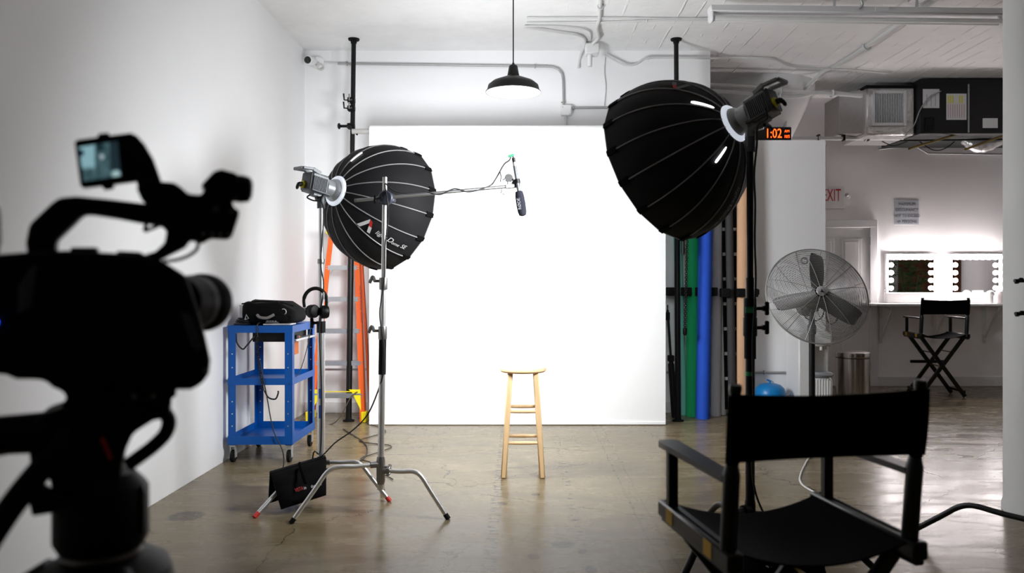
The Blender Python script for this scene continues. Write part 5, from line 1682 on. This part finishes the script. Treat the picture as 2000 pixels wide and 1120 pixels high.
for k in range(5):
    f_ = (.27 + k * .305) / 1.8
    a_, b_ = fl.lerp(tl_, f_), frr.lerp(tr_, f_)
    sp_ = MB().box(a_.x + .012, b_.x - .012, a_.y - .042, a_.y + .042, a_.z - .012, a_.z, .003).box(a_.x + .012, b_.x - .012, a_.y - .044, a_.y - .038, a_.z - .045, a_.z, .001)
    stp = sp_.build('step', 'alum', ld)
    for sx, e_ in ((1, a_), (-1, b_)):
        MB().bar(e_ + V(sx * .02, -.03, -.09), e_ + V(sx * .08, -.03, -.02), .004, .022, V(0, 1, 0)).build('step_brace', 'alum', stp)
        for dz in (-.01, -.03):
            MB().cyl(e_ + V(0, -.045, dz), e_ + V(0, -.036, dz), .005, n=8).build('rivet', 'alum', stp)
MB().bar(fl.lerp(tl_, .26) + V(0, .2, 0), frr.lerp(tr_, .26) + V(0, .2, 0), .02, .02).build('rear_bar', 'alum', ld)
lettering('warning_print', 'DANGER  WATCH YOUR STEP', .026, frr.lerp(tr_, .62) + V(.016, -.045, 0), (tr_ - frr).normalized(), V(-1, 0, 0), 'redtxt', ld)
MB().bar(fl.lerp(tl_, .16) + V(.04, -.046, 0), frr.lerp(tr_, .16) + V(-.04, -.046, 0), .003, .008).build('yellow_strip', 'ladyel', ld)

# ------------------------------------------------------------------ director's chairs
def director_chair(label, center, yaw, rise):
    """seat canvas faces local +y; rise lifts everything above the legs"""
    t = thing('director_chair', label, "chair", (center[0], center[1], 0), "tall black director's chairs")
    T = Matrix.Translation(V(center[0], center[1], 0)) @ Matrix.Rotation(yaw, 4, 'Z')
    S = .665 + rise
    hw, yb, yf = .252, -.19, .19

    def B():
        return MB(xf=T)
    for s in (-1, 1):
        x = s * hw
        rail_ = B().box(x - .022, x + .022, yb - .045, yf + .065, S - .048, S, .005).build('seat_rail', 'blk_wood', t)
        rail_l = rail_ if s < 0 else rail_l
        B().box(x - .014, x + .014, yb - .04, yf + .055, S - .062, S - .048, .003).build('rail_batten', 'blk_wood', t)
        prof = [(.021, 0), (.021, .15), (.021, .17), (.0215, .195), (.019, .205), (.0145, .225), (.0135, .26), (.0135, .398), (.015, .403), (.016, .413), (.014, .421), (.004, .423)]
        lean = V(0, -.10, 1).normalized()
        B().lathe(prof, V(x, yb, S - .005), lean, 16).build('back_post', 'blk_wood', t)
        B().box(x - .015, x + .015, yf - .013, yf + .013, S - .005, S + .168, .003).build('front_post', 'blk_wood', t)
        arm = MB(xf=T)
        zz = S + .168
        o_ = [V(x - .022, yb - .012, zz), V(x + .022, yb - .012, zz), V(x + .03, yf - .05, zz), V(x + .032, yf + .03, zz), V(x + .022, yf + .05, zz), V(x - .022, yf + .05, zz), V(x - .032, yf + .03, zz), V(x - .03, yf - .05, zz)]
        arm.prism(o_, V(0, 0, .017))
        arm.build('armrest', 'blk_wood', t)
        for y in (yb + .03, yf - .03):
            off = .012 if s > 0 else -.012
            lg0 = B().bar(V(x * .94, y + off, S - .05), V(-x * .98, y + off, .012), .022, .044, V(1, 0, .6), .004).build('leg', 'blk_wood', t)
            B().cyl(V(-x * .98, y + off, .0), V(-x * .98, y + off, .014), .012, n=10).build('glide', 'alum', lg0)
        # bars joining front and back legs
        B().box(-x * .93 - .012, -x * .93 + .012, yb - .0, yf + .0, .055, .085, .003).build('foot_stretcher', 'blk_wood', t)
    B().cyl(V(0, yb + .03, (S - .05) * .515), V(0, yf - .03, (S - .05) * .515), .007, n=10).build('pivot_rod', 'gold', t)
    B().cyl(V(hw * .5, yb + .03, (S - .05) * .755), V(hw * .5, yf - .03, (S - .05) * .755), .006, n=10).build('cross_rod', 'gold', t)
    B().cyl(V(-hw * .5, yb + .03, (S - .05) * .755), V(-hw * .5, yf - .03, (S - .05) * .755), .006, n=10).build('cross_rod', 'blk_metal', t)
    B().box(-.21, .21, yf - .02, yf + .015, .29 + rise, .325 + rise, .004).build('footrest', 'blk_wood', t)
    # slings
    ly = lambda z: yb - .10 * (z - S)

    def back(u, v):
        z = S + .222 + .171 * v
        sag = .030 * (1 - (2 * u - 1) ** 2)
        return V(-hw - .016 + (2 * hw + .032) * u, ly(z) - .0165 + sag * .5 - .004 * math.sin(v * 3.1), z - .012 * (1 - (2 * u - 1) ** 2) * v)
    B().grid(back, 20, 8, .005).build('back_sling', 'blk_canvas', t)
    for s in (-1, 1):
        B().lathe([(.0165, .222), (.0175, .23), (.0175, .385), (.0165, .393)], V(s * hw, yb, S - .005), V(0, -.10, 1), 14).build('sling_sleeve', 'blk_canvas', t)

    def seat(u, v):
        sag = .055 * (1 - (2 * u - 1) ** 2)
        return V(-hw - .005 + (2 * hw + .01) * u, yb - .015 + (yf - yb + .06) * v, S + .003 - sag - .012 * math.sin(math.pi * v) * (1 - (2 * u - 1) ** 2))
    B().grid(seat, 20, 8, .005).build('seat_sling', 'blk_canvas', t)
    for y0 in (yf - .06, yb + .05):
        B().box(-hw - .0238, -hw - .0218, y0, y0 + .05, S - .045, S - .004).build('yellow_tape', 'tape_y', rail_l, False)
    return t


director_chair("black director's chair with its canvas back to the lens, close in front", (.731, 2.145), math.radians(10), 0.0)
director_chair("black director's chair at the make-up counter facing the mirrors", (4.86, 9.0), math.radians(-4), .07)

# ------------------------------------------------------------------ half seen stand at the right edge
es = cstand('dark stand at the right edge with one bent leg reaching into view', (2.40, 3.52), [(.12, 1.0, .0185), (.9, 1.5, .0155), (1.4, 2.0, .013)], 'blk_metal', .19,
            ((122, .63), (2, .5), (242, .5)), 'blk_rubber', .0140, collars=((1.14, .024, .06), (1.30, .023, .06)), collar_mat='knobsteel',
            knobs=((1.185, 186, .21, 'bar', 'blk_plast'), (1.335, 184, .21, 'bar', 'blk_plast')))

# ------------------------------------------------------------------ video camera on tripod, close on the left
CA = math.radians(24)
CO = W(230, 600, 1.13)
CU = V(math.cos(CA), math.sin(CA), 0)
CN = V(-math.sin(CA), math.cos(CA), 0)           # away from the lens


def CP(px, py, off=0.0):
    """point on the side plane of the camera rig (through CO, along CU and up), moved off along its normal"""
    r = V((px - CX) / FPX, 1, (CY - py) / FPX)
    E = V(0, 0, CAM_H)
    k = (CO - E).dot(CN) / r.dot(CN)
    return E + r * k + CN * off


def slab(pix, half, off=0.0):
    return MB().prism([CP(x, y, off - half) for x, y in pix], CN * (2 * half))


def rounded(mb, name, material, parent, w=.004, seg=2):
    o = mb.build(name, material, parent, True, angle=50)
    b = o.modifiers.new('bevel', 'BEVEL')
    b.width = w
    b.segments = seg
    b.limit_method = 'ANGLE'
    return o


vc = thing('video_camera', 'black cinema video camera with top handle and small monitor, close on the left', 'camera', CP(230, 757))
body = [(-70, 505), (60, 494), (135, 491), (300, 500), (335, 521), (365, 540), (384, 598), (399, 650), (410, 700), (407, 726), (394, 746), (372, 757), (120, 757), (108, 752), (96, 739), (70, 737), (40, 737), (20, 728), (-70, 722)]
rounded(slab(body, .055, .02), 'camera_body', 'blk_plast', vc, .008, 3)
rounded(slab([(138, 505), (140, 484), (192, 484), (193, 505)], .018), 'accessory_block', 'blk_plast', vc, .003)
rounded(slab([(228, 510), (229, 491), (276, 493), (300, 512)], .018), 'accessory_block', 'blk_plast', vc, .003)
for x, y in ((150, 496), (170, 500), (400, 716), (266, 764), (302, 764)):
    c = CP(x, y, -.058 if y > 600 else -.019)
    MB().cyl(c, c - CN * .003, .0035, n=10).build('screw', 'knobsteel', vc)
rounded(slab([(352, 608), (372, 612), (392, 672), (386, 685), (372, 672)], .002, -.037), 'grip_plate', 'lampdark', vc, .001)
rounded(slab([(45, 560), (72, 520), (80, 520), (70, 600), (45, 612)], .002, -.037), 'side_hatch', 'lampdark', vc, .001)
# handle
hand = [(58, 510), (53, 475), (60, 440), (104, 398), (118, 388), (150, 385), (215, 391), (300, 401), (318, 400), (322, 440), (283, 438), (230, 428), (186, 421), (165, 420), (140, 445), (112, 472), (112, 488), (122, 510)]
rounded(slab(hand, .016), 'top_handle', 'blk_plast', vc, .005, 3)
head = [(292, 405), (275, 388), (271, 374), (276, 362), (290, 356), (340, 360), (352, 368), (368, 382), (392, 384), (404, 366), (430, 372), (452, 398), (455, 408), (466, 414), (464, 426), (452, 464), (445, 468), (412, 466), (396, 476),
        (372, 470), (362, 484), (330, 500), (300, 516), (268, 516), (280, 500), (305, 492), (322, 476), (326, 452), (316, 442), (290, 438)]
rounded(slab(head, .024), 'handle_head', 'blk_plast', vc, .004, 2)
MB().tube(smooth_path([CP(282, 452), CP(308, 442), CP(318, 436)], 3), .003, 6).tube([CP(282, 452), CP(286, 438)], .003, 6).build('trigger_guard', 'blk_metal', vc)
MB().tube(smooth_path([CP(388, 474), CP(384, 488), CP(368, 500), CP(345, 508), CP(318, 511)], 5), .0028, 8).build('cable', 'cable', vc)
rounded(slab([(392, 364), (418, 337), (432, 334), (462, 342), (468, 385), (452, 397), (420, 392)], .022), 'microphone_block', 'blk_plast', vc, .004)
ec = CP(458, 368)
MB().lathe([(.018, -.02), (.021, -.015), (.0215, .012), (.019, .022), (.012, .026)], ec, CU * .9 + V(0, 0, -.05), 24).build('microphone_holder', 'blk_rubber', vc)
for x, y in ((420, 412), (452, 416)):
    c = CP(x, y, -.026)
    MB().cyl(c, c - CN * .004, .0055, n=12).build('dial', 'lampdark', vc)
for x in (396, 414, 428, 446):
    c = CP(x, 459, -.0255)
    MB().cyl(c, c - CN * .002, .0024, n=8).build('port', 'galv', vc)
# monitor (faces the operator)
mon = rounded(slab([(147, 280), (152, 275), (258, 261), (263, 268), (266, 300), (270, 352), (268, 355), (164, 368), (158, 364)], .009), 'monitor', 'blk_plast', vc, .003)
rounded(slab([(188, 275), (193, 262), (212, 260), (218, 272)], .005), 'monitor_latch', 'blk_plast', mon, .001)
rounded(slab([(196, 362), (224, 356), (222, 369), (205, 372)], .005), 'monitor_latch', 'blk_plast', mon, .001)
rounded(slab([(255, 262), (266, 264), (283, 283), (300, 312), (316, 356), (306, 372), (282, 384), (270, 372), (262, 330)], .014, .006), 'monitor_arm', 'blk_plast', vc, .004)
MB().cyl(CP(284, 372, -.02), CP(284, 372, .02), .0105, n=20).build('monitor_hinge', 'blk_plast', vc)


def screen_material():
    m = bpy.data.materials.new('camera_monitor_picture')
    m.use_nodes = True
    nt = m.node_tree
    b = nt.nodes['Principled BSDF']
    tc = nt.nodes.new('ShaderNodeTexCoord')
    G = tc.outputs['Generated']
    sp = nt.nodes.new('ShaderNodeSeparateXYZ')
    nt.links.new(G, sp.inputs[0])
    x, z = sp.outputs['X'], sp.outputs['Z']
    n1 = noise(nt, G, 6.0, 3, .6)
    xx = mth(nt, 'ADD', x, mth(nt, 'MULTIPLY', mth(nt, 'SUBTRACT', n1, .5), .12))
    zz = mth(nt, 'ADD', z, mth(nt, 'MULTIPLY', mth(nt, 'SUBTRACT', n1, .5), .10))
    col = mixc(nt, ramp(nt, n1, .35, .65), (.03, .07, .085), (.08, .16, .18))
    wall = mth(nt, 'MULTIPLY', mth(nt, 'SUBTRACT', 1.0, ramp(nt, xx, .36, .40)), ramp(nt, zz, .26, .36))
    col = mixc(nt, wall, col, (.28, .50, .56))
    dark = mth(nt, 'MULTIPLY', ramp(nt, xx, .72, .76), ramp(nt, zz, .26, .34))
    col = mixc(nt, dark, col, (.015, .03, .04))
    for (cx_, cz_, r_, c_) in ((.05, .66, .10, (.01, .03, .07)), (.54, .60, .07, (.45, .55, .60)), (.50, .82, .12, (.01, .03, .035)), (.88, .20, .11, (.42, .62, .64))):
        dx = mth(nt, 'SUBTRACT', xx, cx_)
        dz = mth(nt, 'SUBTRACT', zz, cz_)
        d2 = mth(nt, 'SQRT', mth(nt, 'ADD', mth(nt, 'MULTIPLY', dx, dx), mth(nt, 'MULTIPLY', dz, dz)))
        col = mixc(nt, mth(nt, 'SUBTRACT', 1.0, ramp(nt, d2, r_ * .6, r_)), col, c_)
    b.inputs['Base Color'].default_value = (.01, .01, .01, 1)
    b.inputs['Roughness'].default_value = .3
    nt.links.new(col, b.inputs['Emission Color'])
    b.inputs['Emission Strength'].default_value = .42
    return m


slab([(156, 290), (231, 278), (237, 345), (165, 356)], .0006, -.0102).build('monitor_screen', screen_material(), mon, False)
# lens
lc = CP(366, 592, .035)
la_ = (CU * .50 + CN * .86 + V(0, 0, -.03)).normalized()
MB().lathe([(.040, -.03), (.042, .0), (.042, .028), (.0455, .032), (.0455, .058), (.041, .062), (.041, .066)], lc, la_, 40).build('lens_barrel', 'blk_plast', vc)
MB().lathe([(.0462, .036), (.0468, .04), (.0468, .052), (.0462, .056)], lc, la_, 40).build('focus_ring', 'blk_rubber', vc)
MB().lathe([(.0425, .006), (.0432, .009), (.0432, .018), (.0425, .021)], lc, la_, 40).build('zoom_ring', 'lampdark', vc)
MB().lathe([(.038, .064), (.02, .066), (.001, .067)], lc, la_, 32).build('front_glass', 'lens', vc)
c = CP(-3, 628, -.036)
MB().sphere(c, .006, 10, 8).build('indicator_light', 'led_blue', vc)
rounded(slab([(-70, 480), (-70, 400), (-12, 396), (-8, 420), (-7, 470), (-14, 500), (-70, 505)], .02, .02), 'viewfinder', 'blk_plast', vc, .004)
# camera plate
rounded(slab([(112, 756), (345, 756), (344, 772), (336, 776), (334, 792), (120, 792), (132, 776), (128, 766)], .035, .02), 'mounting_plate', 'blk_metal', vc, .002)

# tripod -----------------------------------------------------------------
TC = CP(196, 1000, .02)
tp = thing('video_tripod', 'black fluid head tripod under the video camera', 'tripod', (TC.x, TC.y, 0))
rounded(slab([(84, 806), (128, 792), (336, 792), (333, 812), (300, 818), (262, 842), (246, 876), (240, 900), (236, 955), (105, 960), (102, 930), (64, 905), (62, 882), (70, 820)], .045, .02), 'tilt_head', 'blk_plast', tp, .006, 3)
MB().lathe([(.020, -.065), (.026, -.055), (.028, 0.0), (.030, .05)], CP(40, 848, .0), CU, 24).build('counterbalance_knob', 'blk_plast', tp)
MB().sphere(CP(2, 853, .0), (.028, .03, .027), 16, 10).build('knob_end', 'blk_plast', tp)
MB().tube(smooth_path([CP(318, 800), CP(330, 822), CP(324, 846), CP(304, 868), CP(276, 890), CP(248, 910)], 5), .0105, 12).build('drag_lever', 'blk_metal', tp)
MB().tube(smooth_path([CP(150, 840, -.03), CP(108, 884, -.04), CP(60, 940, -.05), CP(10, 1010, -.06), CP(-50, 1110, -.07)], 5), .0165, 14).build('pan_bar', 'blk_rubber', tp)
rounded(slab([(58, 948), (84, 936), (118, 960), (150, 958), (150, 985), (70, 998)], .012, -.02), 'pan_bar_clamp', 'blk_metal', tp, .003)
rounded(slab([(198, 850), (206, 846), (224, 888), (216, 894)], .002, -.028), 'red_lever', 'redtxt', tp, .001)


def zc_(py):
    return CP(196, py, .02).z


MB().lathe([(.045, zc_(930)), (.060, zc_(952)), (.064, zc_(962)), (.064, zc_(1058)), (.056, zc_(1078))], V(TC.x, TC.y, 0), n=36).build('fluid_drum', 'blk_plast', tp)
MB().lathe([(.052, zc_(1076)), (.055, zc_(1080)), (.055, zc_(1088)), (.050, zc_(1092))], V(TC.x, TC.y, 0), n=36).build('bowl_ring', 'knobsteel', tp)
MB().lathe([(.050, zc_(1090)), (.068, zc_(1100)), (.095, zc_(1125)), (.100, zc_(1160)), (.085, zc_(1210)), (.05, zc_(1230))], V(TC.x, TC.y, 0), n=36).build('tripod_bowl', 'blk_plast', tp)
rounded(slab([(276, 948), (280, 944), (284, 960), (283, 1030), (275, 1040)], .018, .0), 'side_cover', 'blk_plast', tp, .003)
for k in range(3):
    a = math.radians(75 + 120 * k)
    dv = V(math.cos(a), math.sin(a), 0)
    p0 = V(TC.x, TC.y, zc_(1150)) + dv * .07
    MB().cyl(p0 - dv * .01 + V(0, 0, .02), p0 + dv * .04 + V(0, 0, -.01), .026, n=16).build('leg_joint', 'blk_plast', tp)
    foot = V(TC.x, TC.y, 0.02) + dv * .48
    sd = V(-dv.y, dv.x, 0)
    for q in (-1, 1):
        MB().cyl(p0 + sd * q * .02, p0.lerp(foot, .6) + sd * q * .018, .011, n=10).build('leg_tube', 'blk_metal', tp)
    MB().cyl(p0.lerp(foot, .5), foot, .012, n=10).build('leg_tube', 'blk_metal', tp)
    MB().lathe([(.03, -.02), (.03, 0), (.014, .02)], foot, V(0, 0, 1), 16).build('foot', 'blk_rubber', tp)
